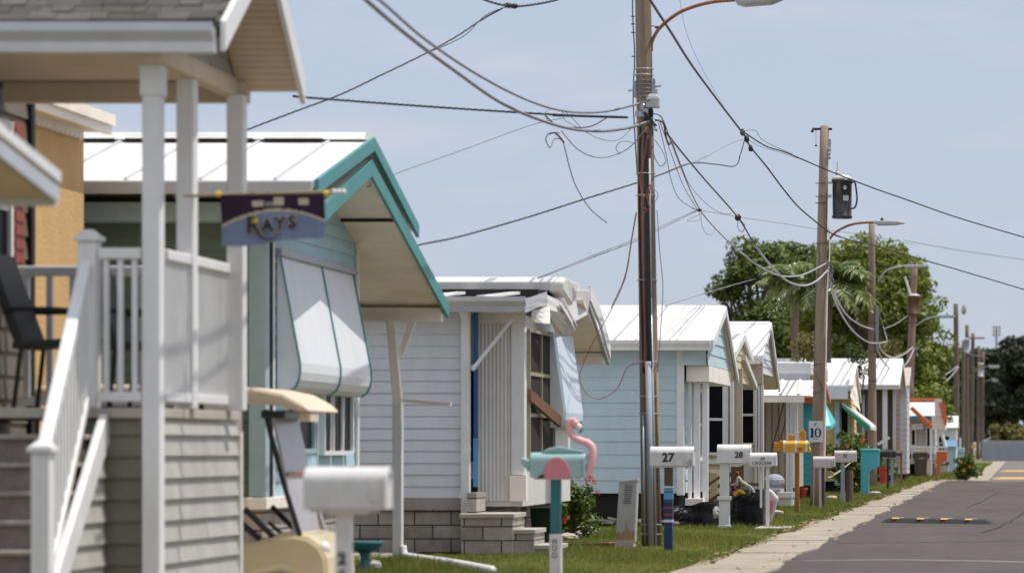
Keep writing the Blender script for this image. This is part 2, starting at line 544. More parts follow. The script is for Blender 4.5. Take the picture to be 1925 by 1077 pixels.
# hazy summer sky: thin haze everywhere, faint pink cloud streaks low down, a bright broken veil added above the view as fill light
c1 = sky_mix(.76, sky.outputs[0], (5.75, 6.55, 8.25))
c2 = sky_mix(sky_noise((9, 9, 44), .46, .74, .5), c1, (7.1, 6.9, 7.9))
sx = N.new('ShaderNodeSeparateXYZ')
L.new(tc.outputs['Generated'], sx.inputs[0])
el = N.new('ShaderNodeMapRange')
el.interpolation_type = 'SMOOTHSTEP'
el.inputs['From Min'].default_value = .16
el.inputs['From Max'].default_value = .42
L.new(sx.outputs['Z'], el.inputs['Value'])
mu = N.new('ShaderNodeMath')
mu.operation = 'MULTIPLY'
L.new(el.outputs[0], mu.inputs[0])
L.new(sky_noise((3, 3, 4), .30, .60, .9), mu.inputs[1])
c3 = sky_mix(mu.outputs[0], c2, (9.6, 9.9, 10.6))
L.new(c3, bg.inputs['Color'])
bg.inputs['Strength'].default_value = .09
SC.view_settings.view_transform = 'Standard'
SC.view_settings.look = 'None'
SC.view_settings.exposure = .1
SC.view_settings.gamma = 1
SC.cycles.use_denoising = True
SC.cycles.max_bounces = 6

# ------------------------------------------------------------------ ground, road, pavement
b = MB()
b.add([(-400, -40, -.02), (400, -40, -.02), (400, 1500, -.02), (-400, 1500, -.02)], [(0, 1, 2, 3)])
struct(b.build('ground', 'soil'))


def edge(y):          # road side of the concrete strip
    return -2.30 - .0030 * max(0, y - 29) + .035 * math.sin(y * .9) + .02 * math.sin(y * 2.3 + 1)


def edge_l(y):        # lawn side
    return -3.12 + .0010 * (y - 32) + .05 * math.sin(y * .7 + 2) + .03 * math.sin(y * 1.9)


b = MB()
ys = [-20 + i * 1.0 for i in range(129)] + [108.6]
vs, fs = [], []
for y in ys:
    vs += [(edge(y) - .12, y, 0), (4.5, y, 0)]
fs = [(2 * i, 2 * i + 1, 2 * i + 3, 2 * i + 2) for i in range(len(ys) - 1)]
b.add(vs, fs)
struct(b.build('road', 'asphalt'))
b = MB()
b.box(-30, 30, 108.65, 113.5, -.04, -.003)
b.box(-1.02, 4.5, 113.55, 272, -.04, -.002)
struct(b.build('side_street', 'asphalt2'))
b = MB()
y = 4.0
while y < 108:
    y1 = min(y + 1.52, 108.5)
    n = 6
    dz = random.uniform(-.003, .004)
    z = .018 + dz
    t = [y + .003 + (y1 - y - .006) * i / n for i in range(n + 1)]
    poly = [(edge(q) + random.uniform(-.02, .02), q) for q in t] + [(edge_l(q), q) for q in reversed(t)]
    b.prism(poly, 'z', -.03, z)
    y = y1
y = 114.0
while y < 262:
    b.box(-1.78 - (y - 114) * .0018, -1.04, y + .01, min(y + 2.98, 262), -.03, .02)
    y += 3
b.box(-2.75, -1.05, 108.62, 113.9, -.03, .022)
struct(b.build('pavement', 'walk'))
b = MB()
b.box(-14, -3.9, 22.7, 26.7, -.03, .012).box(-14, -6.55, 30.9, 34.85, -.03, .012).box(-14, -6.3, 41, 46.6, -.03, .012)
struct(b.build('bounce_slab', 'conc'))  # concrete slabs added to bounce sunlight onto nearby walls and soffits
b = MB()
b.add([(-2.2, 32.55, .004), (-1.2, 32.75, .004), (-.2, 32.35, .004), (.6, 31.6, .004), (4, 31.75, .004), (4, 31.55, .004), (.6, 31.42, .004), (-.25, 32.1, .004), (-1.2, 32.55, .004), (-2.2, 32.38, .004)],
      [(0, 1, 8, 9), (1, 2, 7, 8), (2, 3, 6, 7), (3, 4, 5, 6)])
struct(b.build('road_seam_marking', 'seam'))
rc = random.Random(21)
b = MB()
for x0, y0, x1, y1 in ((-2.2, 38.5, .8, 40.2), (-1.0, 61, -.7, 84), (-2.3, 72, .9, 74.5), (-.5, 43, .2, 58), (-2.4, 92, .6, 94)):
    n = 24
    pts = []
    px_ = py_ = 0
    for k in range(n + 1):
        px_ += rc.uniform(-.03, .03)
        py_ += rc.uniform(-.09, .09)
        pts.append((x0 + (x1 - x0) * k / n + px_, y0 + (y1 - y0) * k / n + py_, rc.uniform(.006, .022)))
    lx = abs(x1 - x0) > abs(y1 - y0)
    vs = []
    for x, y, w_ in pts:
        vs += [(x - (0 if lx else w_), y - (w_ * 2 if lx else 0), .004), (x + (0 if lx else w_), y + (w_ * 2 if lx else 0), .004)]
    b.add(vs, [(2 * k, 2 * k + 1, 2 * k + 3, 2 * k + 2) for k in range(n)])
struct(b.build('road_crack_marking', 'crack'))

# speed bumps
def speed_bump(y, x0, x1, pads, label, wid=.34, h=.055, ms=('speed', 'speedy'), skew=.0):
    r = thing('speed_bump', ((x0 + x1) / 2, y, 0), label, 'speed bump', 'rubber speed bumps across the road')
    prof = [(-wid / 2, .002), (-wid * .3, h * .75), (-wid * .12, h), (wid * .12, h), (wid * .3, h * .75), (wid / 2, .002)]
    n = 26
    bb = MB()
    vs = []
    for i in range(n + 1):
        t = i / n
        k = min(1, min(t, 1 - t) * 16)
        for p, q in prof:
            vs.append((x0 + (x1 - x0) * t, y + p + skew * t, .002 + (q - .002) * (.15 + .85 * k)))
    m = len(prof)
    fs = [(i * m + j, (i + 1) * m + j, (i + 1) * m + j + 1, i * m + j + 1) for i in range(n) for j in range(m - 1)]
    fs += [tuple(range(m)), tuple(range(n * m + m - 1, n * m - 1, -1))]
    bb.add(vs, fs)
    bb.build('rubber_ramp', ms[0], r)
    for t in pads:
        x = x0 + (x1 - x0) * t
        bb = MB()
        pr = [(p + skew * t + y, q + .004) for p, q in prof[1:4]]
        bb.add([(x - .09, *p) for p in pr] + [(x + .09, *p) for p in pr], [(0, 1, 4, 3), (1, 2, 5, 4)])
        bb.build('reflective_pad', ms[1], r)


speed_bump(49.2, ux(1657, 49.2), ux(1872, 49.2), (.15, .37, .58, .79), 'low black rubber speed bump with worn yellow pads, nearest on the road', skew=-1.2, h=.075)
speed_bump(117, -.98, 3.5, (), 'yellow painted speed bump just past the side street', wid=1.7, h=.07, ms=('speedy', 'speedy'))
speed_bump(153, -.9, 3.5, (), 'faded yellow speed bump farther down, before the grey fence', wid=1.9, h=.07, ms=('speedy', 'speedy'))

# ------------------------------------------------------------------ grass
def np_mesh(name, verts, k, m, parent=None):
    """verts (n*k,3) -> n faces of k corners"""
    n = len(verts) // k
    me = bpy.data.meshes.new(name)
    me.vertices.add(len(verts))
    me.vertices.foreach_set('co', np.asarray(verts, dtype=np.float32).ravel())
    me.loops.add(n * k)
    me.loops.foreach_set('vertex_index', np.arange(n * k, dtype=np.int32))
    me.polygons.add(n)
    me.polygons.foreach_set('loop_start', np.arange(0, n * k, k, dtype=np.int32))
    me.update()
    me.validate()
    me.materials.append(M[m])
    o = bpy.data.objects.new(name, me)
    COL.objects.link(o)
    if parent:
        o.parent = parent
    return o


rng = np.random.default_rng(11)


def blades(n, x0, x1, y0, y1, h0, h1, wd):
    ypos = y0 * (y1 / y0) ** rng.random(n)
    xpos = x0 + (x1 - x0) * rng.random(n)
    # patchy growth
    patch = .55 + .45 * np.sin(xpos * 2.1 + 1.3 * np.sin(ypos * .9)) * np.cos(ypos * 1.3 + xpos)
    keep = rng.random(n) < .35 + .65 * patch
    xpos, ypos = xpos[keep], ypos[keep]
    n = len(xpos)
    a = rng.random(n) * 2 * np.pi
    h = (h0 + (h1 - h0) * rng.random(n) ** 2) * (.7 + .5 * np.sin(xpos * 1.7 + ypos))
    h = np.clip(h, h0 * .6, None)
    base = np.stack([xpos, ypos, np.full(n, -.02)], 1)
    side = np.stack([np.cos(a), np.sin(a), np.zeros(n)], 1) * (wd / 2) * (1 + ypos / 60)[:, None]
    lean = (rng.random((n, 2)) - .5) * .09
    tip = base + np.stack([lean[:, 0], lean[:, 1], h + .02], 1)
    return np.stack([base - side, base + side, tip], 1).reshape(-1, 3)


edgeblades = blades(26000, -3.26, -3.0, 28, 108, .015, .05, .008)
def tufts(n, x0, x1, y0, y1, h):
    out = []
    for _ in range(n):
        y = y0 * (y1 / y0) ** rng.random()
        x = x0 + (x1 - x0) * rng.random()
        k = int(30 + 60 * rng.random())
        g = blades(k, x - .09, x + .09, y - .09, y + .09, h * .4, h * (.7 + .6 * rng.random()), .010)
        out.append(g)
    return np.concatenate(out)


spots = [tufts(1, x - .1, x + .1, y - .1, y + .1, .10) for x, y in ((-4.3, 37.3), (-4.25, 37.6), (-3.9, 35.5), (-4.1, 45.3), (-3.5, 45.0), (-3.95, 56.5), (-4.0, 62.7), (-3.95, 27.3), (-4.5, 36.8), (-4.6, 37.0), (-6.2, 32.0), (-6.1, 34.8))]
sel = np.concatenate(spots + [tufts(60, -6.4, -3.2, 28, 60, .07), tufts(50, -3.25, -3.05, 29, 100, .05), tufts(60, -6.5, -3.4, 60, 108, .12), blades(150000, -6.9, -3.12, 27.5, 60, .02, .075, .007), blades(60000, -6.5, -3.1, 55, 110, .03, .09, .012), edgeblades,
                      blades(9000, -6.3, -5.3, 27.5, 34, .05, .13, .008), blades(6000, -5.4, -4.5, 38, 43, .05, .16, .008),
                      blades(12000, -4.6, -1.85, 109, 230, .04, .12, .03)])
tag(np_mesh('grass', sel, 3, 'grass'), 'patchy green and straw coloured lawn along the pavement', 'grass', kind='stuff')


n_ = 420
yl = 28 * (110 / 28) ** rng.random(n_)
xl = np.where(rng.random(n_) < .8, -3.12 + rng.normal(size=n_) * .09, -2.45 + rng.normal(size=n_) * .12)
al = rng.random(n_) * 6.28
sl_ = (.012 + .022 * rng.random(n_)) * (1 + yl / 90)
c_ = np.stack([xl, yl, np.full(n_, .034)], 1)
d1 = np.stack([np.cos(al), np.sin(al), rng.random(n_) * .5], 1) * sl_[:, None]
d2 = np.stack([-np.sin(al), np.cos(al), rng.random(n_) * .3], 1) * (sl_ * .55)[:, None]
tag(np_mesh('leaf_litter', np.stack([c_ - d1, c_ - d2, c_ + d1, c_ + d2], 1).reshape(-1, 3), 4, 'litter'), 'dry brown leaves and grit scattered along the pavement edge', 'litter', kind='stuff')


# ------------------------------------------------------------------ foliage
def leaves(clumps, per, size, asp=.5, flat=.5):
    out = []
    for c, r in clumps:
        n = max(4, int(per * (r[0] * r[1] + r[0] * r[2] + r[1] * r[2]) / 3))
        d = rng.normal(size=(n, 3))
        d /= np.linalg.norm(d, axis=1)[:, None]
        rad = .55 + .5 * rng.random(n) ** .6
        p = np.array(c) + d * rad[:, None] * np.array(r)
        nn = d * .6 + rng.normal(size=(n, 3)) * .6 + np.array([0, 0, flat])
        nn /= np.linalg.norm(nn, axis=1)[:, None]
        t = np.cross(nn, rng.normal(size=(n, 3)))
        t /= np.linalg.norm(t, axis=1)[:, None] + 1e-9
        s = np.cross(nn, t)
        sz = size * (.6 + .8 * rng.random(n))[:, None]
        t, s = t * sz, s * sz * asp
        out.append(np.stack([p - t, p - s * .9 + t * .1, p + t, p + s * .9 + t * .1], 1).reshape(-1, 3))
    return np.concatenate(out)


def clumps_in(c, r, n, cr, low=-.8, shell=.55):
    out = []
    while len(out) < n:
        d = rng.normal(size=3)
        d /= np.linalg.norm(d)
        if d[2] < low:
            continue
        q = np.array(c) + d * np.array(r) * (shell + (1.06 - shell) * rng.random())
        k = cr * (.45 + .75 * rng.random())
        out.append((q, (k * 1.15, k * 1.1, k * .75)))
    return out


def tree(name, base, trunk_h, tr, crowns, per, size, leaf, label, cat='tree', bark='bark', group='trees behind the homes', asp=.5):
    r = thing(name, base, label, cat, group)
    bx = Vector(base)
    cl = []
    t = MB()
    top = bx + Vector((0, 0, trunk_h))
    t.tube(spline([bx, bx + Vector((tr * .6, 0, trunk_h * .5)), top], 5), tr, 9, tr * .6)
    for c, rr, n, cr in crowns:
        cc = clumps_in(c, rr, n, cr)
        cl += cc
        for q, _ in cc[::max(1, n // 7)]:
            q = Vector(q)
            st = bx + Vector((0, 0, trunk_h * random.uniform(.55, 1)))
            mid = st.lerp(q, .5) + Vector((random.uniform(-.3, .3) * tr * 4, 0, tr * random.uniform(0, 3)))
            t.tube(spline([st, mid, q], 5), tr * .42, 6, tr * .06)
    t.build('trunk', bark, r, smooth=True)
    o = np_mesh('crown', leaves(cl, per, size, asp) - np.array(base), 4, leaf, r)
    return r


def C(u, v, d):
    return np.array(P(u, v, d))


def crown(u, v, d, ru, rv, n, cr, depth=None):
    rx, rz = ru * d / F, rv * d / F
    return (C(u, v, d), (rx, depth or rx, rz), n, cr)


tree('oak_tree', (ux(1425, 142), 142, 0), 5.5, .28, [crown(1395, 605, 142, 64, 62, 16, .72), crown(1425, 500, 142, 50, 42, 22, .62), crown(1470, 620, 142, 70, 75, 26, .8), crown(1480, 510, 145, 56, 48, 24, .6), crown(1545, 515, 146, 52, 48, 22, .6), crown(1370, 545, 142, 36, 34, 10, .55), crown(1530, 545, 147, 62, 62, 24, .75)], 430, .13, 'leaf_md',
     'dark spreading oak tree with sky gaps behind the pale blue home')
tree('oak_tree', (ux(1660, 136), 136, 0), 6, .3, [crown(1640, 520, 136, 88, 68, 46, .75), crown(1690, 585, 134, 66, 95, 46, .75), crown(1590, 600, 138, 70, 80, 34, .8), crown(1715, 530, 136, 38, 40, 16, .55), crown(1700, 720, 134, 52, 70, 30, .7), crown(1738, 700, 138, 36, 95, 30, .65), crown(1600, 520, 138, 60, 52, 24, .6)], 440, .13, 'leaf_lt',
     'tall bright green tree behind the pole with the street lamp')
tree('oak_tree', (ux(1530, 160), 160, 0), 5, .3, [crown(1530, 600, 160, 80, 80, 40, .95), crown(1600, 680, 158, 90, 55, 26, .95)], 330, .16, 'leaf_dk',
     'dense dark tree filling in behind the palm')
tree('shrubby_tree', (ux(1516, 104), 104, 0), 2.6, .1, [crown(1514, 655, 104, 29, 34, 20, .26)], 900, .07, 'leaf_ol',
     'small yellowish olive tree beside the pole with the number plate')
tree('shrubby_tree', (ux(1668, 122), 122, 0), 3, .1, [crown(1664, 662, 122, 34, 22, 16, .3)], 700, .08, 'leaf_ol',
     'small yellowish tree above the brown home')
tree('weeping_tree', (ux(1612, 98), 98, 0), 3.0, .09, [crown(1610, 690, 98, 24, 44, 26, .2)], 1000, .06, 'leaf_dk',
     'narrow dark drooping tree between the white roofs')
tree('oak_tree', (ux(1772, 385), 385, 0), 7, .35, [crown(1765, 735, 385, 52, 75, 40, 1.7), crown(1812, 725, 390, 44, 62, 34, 1.6)], 150, .36, 'leaf_md',
     'green tree behind the row of far utility poles')
for i, (u, v, d, ru, rv, n, lab) in enumerate((
        (1872, 735, 372, 46, 80, 44, 'dark tree above the near end of the grey fence'),
        (1930, 720, 335, 50, 84, 44, 'darkest tall tree behind the grey fence at the picture edge'),
        (1822, 785, 400, 50, 55, 30, 'dark tree glimpsed between the far utility poles'),
        (1990, 730, 330, 46, 80, 30, 'dark tree beyond the fence outside the road line'))):
    tree('oak_tree', (ux(u, d), d, 0), 5, .35, [crown(u, v, d, ru, rv, n, 1.35)], 210, .32, 'leaf_far', lab, group='dark trees behind the grey fence')
for u, d, ru, lab in ((1893, 262, 34, 'low olive shrub in front of the dark trees above the fence'), ):
    tree('olive_shrub', (ux(u, 285), 285, 0), 1.2, .12, [crown(u, 822, 285, ru, 24, 30, .5)], 500, .2, 'leaf_ol', lab, cat='shrub', group='dark trees behind the grey fence')


def palm(base, z, n, length, label):
    r = thing('palm_tree', base, label, 'palm', 'trees behind the homes')
    b0 = Vector(base)
    t = MB()
    pts = [b0 + Vector((.06 * math.sin(i * .5), 0, z * i / 14)) for i in range(15)]
    for i in range(14):
        t.tube([pts[i], pts[i] * .5 + pts[i + 1] * .5, pts[i + 1]], .13 if i % 2 else .12, 10)
    t.build('trunk', 'bark_p', r)
    top = pts[-1]
    for k in range(n):
        az = 2 * math.pi * k / n * 2.618
        up = random.uniform(-.15, 1.1)
        dr = Vector((math.cos(az), math.sin(az), 0))
        L_ = length * random.uniform(.8, 1.1)
        vs = []
        ctr = []
        for i in range(15):
            s = i / 14
            p = top + dr * (L_ * s * math.cos(up * .8)) + Vector((0, 0, L_ * (math.sin(up) * s - .6 * s * s)))
            ctr.append(p)
        f = MB()
        f.tube(ctr, .018, 5, .005)
        for i in range(2, 15):
            d = (ctr[i] - ctr[i - 1]).normalized()
            sd = d.cross(Vector((0, 0, 1))).normalized()
            for sg in (-1, 1):
                for e in (0, .5):
                    p = ctr[i] - d * (L_ / 14 * e)
                    ln = .50 * math.sin(math.pi * min(1, .15 + i / 15)) + .08
                    tip = p + sd * sg * ln * .8 + d * ln * .5 - Vector((0, 0, ln * random.uniform(.1, .9)))
                    mid_ = p.lerp(tip, .5) + Vector((0, 0, .03))
                    f.add([p - d * .015, p + d * .015, mid_ + d * .045, tip, mid_ - d * .04], [(0, 1, 2, 3, 4)])
        f.build('frond', 'frond', r, recalc=False)


palm((ux(1558, 92), 92, 0), vz(525, 92), 42, 1.75, 'palm tree with drooping glossy fronds directly behind the transformer pole')
palm((ux(1497, 108), 108, 0), vz(522, 108), 32, 1.5, 'smaller spiky palm rising above the tall white gable')


def bush(name, base, rx, rz, n, cr, per, size, leaf, label, fl=(), flm='flower', fr=.045, group='garden shrubs'):
    r = thing(name, base, label, 'shrub', group)
    bx = Vector(base)
    c = np.array(base) + np.array([0, 0, rz * 1.02])
    cl = clumps_in(c, (rx, rx * .9, rz), n, cr, low=-.95, shell=.35)
    s = MB()
    for q, _ in cl[::3]:
        q = Vector(q)
        s.tube(spline([bx + Vector((random.uniform(-.06, .06), random.uniform(-.06, .06), -.02)), bx.lerp(q, .5) + Vector((0, 0, .05)), q], 4), .014, 5, .005)
    s.build('stem', 'bark', r)
    np_mesh('foliage', leaves(cl, per, size, .55) - np.array(base), 4, leaf, r)
    for p in fl:
        g = MB()
        for k in range(6):
            a = k * 1.047 + random.random()
            q = Vector(p)
            d1 = Vector((math.cos(a), -.35, math.sin(a))) * fr
            d2 = Vector((math.cos(a + .55), -.15, math.sin(a + .55))) * fr * .95
            g.add([q, q + d1 * .9, q + (d1 + d2) * .62, q + d2 * .9], [(0, 1, 2, 3)])
        g.build('flower', flm, r, recalc=False)
    return r


bush('hibiscus_bush', (ux(1062, 40.6), 40.6, 0), .42, .40, 44, .14, 5200, .042, 'leaf_sh', 'glossy green hibiscus bush with red blooms behind the flamingo mailbox',
     fl=[P(1108, 892, 40.1), P(1117, 906, 40.1), P(1104, 904, 40.15), P(1124, 925, 40.2), P(1060, 979, 39.9), P(1066, 972, 40), P(1112, 899, 40.05), P(1103, 896, 40.1)], fr=.035)
bush('garden_bush', (ux(1598, 79.5), 79.5, 0), .52, .80, 70, .18, 2400, .055, 'leaf_sh', 'large leafy bush with orange blooms behind the twin white mailboxes',
     fl=[P(1620, 829, 78.7), P(1622, 825, 78.7), P(1592, 838, 78.7)], flm='oflower', fr=.055)
bush('garden_bush', (ux(1664, 104), 104, 0), .33, .55, 22, .16, 900, .07, 'leaf_md', 'dark rounded bush under the brown home window')
bush('garden_bush', (ux(1816, 110), 110, 0), .42, .46, 36, .17, 2600, .07, 'leaf_sh', 'dark round shrub with tiny red blooms at the side street corner',
     fl=[P(1806, 868, 109.4), P(1822, 876, 109.4), P(1812, 884, 109.4)], flm='oflower', fr=.05)
bush('garden_bush', (ux(1836, 116), 116, 0), .22, .3, 12, .13, 1000, .06, 'leaf_lt', 'small light green shrub right behind the dark corner shrub')
bush('garden_bush', (ux(1345, 51.5), 51.5, 0), .3, .26, 14, .1, 1800, .04, 'leaf_dk', 'scraggly low plant growing behind the black sheeting')

# ------------------------------------------------------------------ homes
HG = 'mobile homes along the street'


def box_part(name, m, root, *a, bevel=0.004):
    return MB().box(*a).build(name, m, root, bevel=bevel)


def win_x(root, x, y0, y1, z0, z1, cols=1, rows=2, frame='white', name='window', fw=.05, glass='glass'):
    """window on a wall facing +X"""
    f = MB()
    f.box(x - .01, x + .05, y0 - fw, y0, z0 - fw, z1 + fw).box(x - .01, x + .05, y1, y1 + fw, z0 - fw, z1 + fw)
    f.box(x - .01, x + .05, y0, y1, z0 - fw, z0).box(x - .01, x + .05, y0, y1, z1, z1 + fw)
    for i in range(1, cols):
        q = y0 + (y1 - y0) * i / cols
        f.box(x - .005, x + .04, q - .018, q + .018, z0, z1)
    for i in range(1, rows):
        q = z0 + (z1 - z0) * i / rows
        f.box(x - .006, x + .036, y0, y1, q - .02, q + .02)
    o = f.build(name, frame, root)
    MB().box(x - .02, x + .02, y0 - .01, y1 + .01, z0 - .01, z1 + .01).build('pane', glass, o)
    return o


def win_y(root, y, x0, x1, z0, z1, cols=1, rows=2, frame='white', name='window', fw=.05, glass='glass'):
    """window on a wall facing the camera side (-Y)"""
    f = MB()
    f.box(x0 - fw, x0, y - .05, y + .01, z0 - fw, z1 + fw).box(x1, x1 + fw, y - .05, y + .01, z0 - fw, z1 + fw)
    f.box(x0, x1, y - .05, y + .01, z0 - fw, z0).box(x0, x1, y - .05, y + .01, z1, z1 + fw)
    for i in range(1, cols):
        q = x0 + (x1 - x0) * i / cols
        f.box(q - .018, q + .018, y - .04, y + .005, z0, z1)
    for i in range(1, rows):
        q = z0 + (z1 - z0) * i / rows
        f.box(x0, x1, y - .036, y + .006, q - .022, q + .022)
    o = f.build(name, frame, root)
    MB().box(x0 - .01, x1 + .01, y - .02, y + .02, z0 - .01, z1 + .01).build('pane', glass, o)
    return o


def slab(pts, t, x0, x1):
    """roof sheet: open section pts (y,z), thickness t downward"""
    return MB().prism(list(pts) + [(y, z - t) for y, z in reversed(pts)], 'x', x0, x1)


def rake(pts, h, x, th=.03, drop=0.0):
    q = [(y, z - drop) for y, z in pts]
    return MB().prism(q + [(y, z - h) for y, z in reversed(q)], 'x', x, x + th)


def gut(y, z0, z1, x0, x1, d=.1):
    """K-style gutter on the near eave, lip towards the camera"""
    h = z1 - z0
    p = [(y, z0), (y - d * .55, z0), (y - d * .62, z0 + h * .35), (y - d, z0 + h * .7), (y - d, z1), (y - d + .012, z1), (y - d + .012, z1 - .02), (y - .012, z1 - .03), (y, z1 - .03)]
    return MB().prism(p, 'x', x0, x1)


def lin(y0, z0, y1, z1):
    return lambda z: y0 + (y1 - y0) * (z - z0) / (z1 - z0)


K = lambda c: (lambda z: c)

# --- home A: grey home with raised porch
A = thing('mobile_home', (-7, 21.3, 0), 'grey home with white railed porch, steps and shingled gable roof nearest the camera', 'house', HG)
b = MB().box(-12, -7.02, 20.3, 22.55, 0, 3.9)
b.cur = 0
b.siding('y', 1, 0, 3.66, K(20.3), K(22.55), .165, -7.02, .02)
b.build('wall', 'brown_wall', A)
MB().box(-7.03, -6.975, 22.56, 22.64, 0, 3.6).build('corner_trim', 'dark', A)
win_x(A, -7.0, 21.0, 22.02, 2.25, 3.35, 1, 2)
b = MB().box(-6.999, -6.965, 22.12, 22.36, 2.2, 3.42)
for k in range(12):
    b.box(-6.966, -6.955, 22.14, 22.34, 2.24 + k * .097, 2.30 + k * .097)
b.build('shutter', 'shutter', A)
MB().box(-7.0, -5.41, 20.08, 22.19, 1.335, 1.40).build('deck', 'conc', A, bevel=.008)
b = MB()
b.siding('y', 1, 0, 1.33, K(20.13), K(22.16), .137, -5.44, .03)
b.siding('y', 1, 0, 1.2, lambda z: 18.78 + z * .98, K(20.08), .137, -5.765, .03)
b.box(-7, -5.47, 20.16, 22.14, 0, 1.235)
b.build('skirting', 'grey_siding', A)
MB().siding('x', -1, 0, 1.33, K(-5.80), K(-5.46), .137, 20.12, .022).build('skirting', 'shaded_sd', A)
MB().box(-5.44, -5.40, 22.16, 22.22, 0, 1.26).box(-5.80, -5.765, 20.08, 20.12, 0, 1.24).build('corner_trim', 'offwhite', A)
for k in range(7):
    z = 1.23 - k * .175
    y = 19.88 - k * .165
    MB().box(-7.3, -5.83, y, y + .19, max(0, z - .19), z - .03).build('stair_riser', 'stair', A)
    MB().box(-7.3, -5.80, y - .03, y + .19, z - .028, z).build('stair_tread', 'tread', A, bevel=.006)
MB().beam((-5.755, 20.12, 1.30), (-5.755, 18.72, -.02), .05, .17).build('stringer', 'white', A, bevel=.006)


def rail_run(root, p0, p1, zt0, zt1, zb0, zb1, n, m='white', bw=.032):
    p0, p1 = Vector((*p0, 0)), Vector((*p1, 0))
    MB().beam(p0 + Vector((0, 0, zt0)), p1 + Vector((0, 0, zt1)), .075, .07).build('top_rail', m, root, bevel=.01)
    MB().beam(p0 + Vector((0, 0, zb0)), p1 + Vector((0, 0, zb1)), .05, .06).build('bottom_rail', m, root, bevel=.006)
    for i in range(n):
        t = (i + .5) / n
        q = p0.lerp(p1, t)
        za, zb = zb0 + (zb1 - zb0) * t, zt0 + (zt1 - zt0) * t
        MB().box(q.x - bw / 2, q.x + bw / 2, q.y - bw / 2, q.y + bw / 2, za, zb).build('baluster', m, root)


rail_run(A, (-5.86, 20.05), (-5.77, 18.87), 2.30, 1.10, 1.46, .26, 13)
rail_run(A, (-5.79, 20.10), (-5.52, 20.10), 2.37, 2.37, 1.47, 1.47, 3)
rail_run(A, (-5.42, 20.22), (-5.42, 22.0), 2.37, 2.37, 1.47, 1.47, 21)
rail_run(A, (-6.95, 22.1), (-5.5, 22.1), 2.37, 2.37, 1.47, 1.47, 9, bw=.04)
for x, y, z0, z1, hw in ((-5.87, 20.16, 1.4, 2.45, .06), (-5.77, 18.87, 0, 1.12, .055)):
    b = MB().box(x - hw, x + hw, y - hw, y + hw, z0, z1)
    b.box(x - hw - .02, x + hw + .02, y - hw - .02, y + hw + .02, z1, z1 + .035)
    b.taper(x, y, z1 + .036, z1 + .075, .13, .13, .05, .05)
    b.build('newel_post', 'white', A, bevel=.006)
for x, y, z0 in ((-5.455, 20.12, 0), (-5.44, 20.88, 1.4), (-5.355, 21.86, 1.4)):
    b = MB().box(x - .058, x + .058, y - .058, y + .058, z0, 3.56)
    b.box(x - .07, x + .07, y - .07, y + .07, 3.36, 3.558) if z0 == 0 else None
    b.build('porch_post', 'white', A, bevel=.01)
MB().box(-5.46, -5.36, 19.95, 21.928, 3.555, 3.66).build('porch_beam', 'beige', A, bevel=.006)
MB().box(-6.98, -5.30, 21.93, 22.03, 3.52, 3.66).build('porch_beam', 'beige', A, bevel=.006)
b = MB()
for k in range(20):
    b.box(-7.0, -5.365, 19.93 + k * .104, 19.93 + k * .104 + .10, 3.663, 3.68)
b.build('porch_ceiling', 'beige', A)
RA = [(19.84, 3.80), (21.05, 4.55), (22.06, 3.71)]
slab(RA, .045, -12, -4.965).build('roof', 'shingle', A)
b = MB()       # shingle courses: butt edges on the near slope
for k in range(14):
    t = k / 14
    y, z = 19.84 + 1.21 * t, 3.80 + .75 * t
    x = -12.0
    while x < -4.97:
        wd = random.uniform(.07, .22)
        hh = random.choice((.006, .010, .016))
        b.beam((x + wd / 2, y + .006, z + .004 + hh / 2), (x + wd / 2, y + .085, z + .0555 + hh / 2), min(wd - .006, 2 * (-4.968 - x - wd / 2)) if x + wd > -4.968 else wd - .006, hh)
        x += wd
        if x + .1 > -4.97:
            break
b.build('shingles', 'shingle', A)
MB().box(-12, -5.0, 19.86, 19.9, 3.60, 3.76).build('fascia', 'white', A)
gut(19.855, 3.60, 3.78, -12, -4.99, .12).build('gutter', 'gutter', A)
for rr, dr in ((RA[:2], 0), (RA[1:], 0)):
    rake([(y, z + .0) for y, z in rr], .19, -4.964, .035).build('rake_board', 'white', A, bevel=.004)
b = MB()
for sgn in (-1, 1):
    for k in range(22):
        t0, t1 = k / 22 + .004, (k + 1) / 22 - .004
        hw_, dz_ = (1.17, .725) if sgn < 0 else (.97, .81)
        y0, y1 = 21.05 + sgn * hw_ * t0, 21.05 + sgn * hw_ * t1
        z0, z1 = 4.42 - dz_ * t0, 4.42 - dz_ * t1
        b.prism([(y0, z0), (y1, z1), (y1, z1 - .012), (y0, z0 - .012)], 'x', -5.38, -4.968)
b.build('gable_soffit', 'beige', A)
MB().siding('y', 1, 3.665, 4.4, lin(19.80, 3.665, 21.05, 4.44), lin(22.02, 3.665, 21.05, 4.44), .13, -5.40).build('gable_siding', 'grey_wall', A)

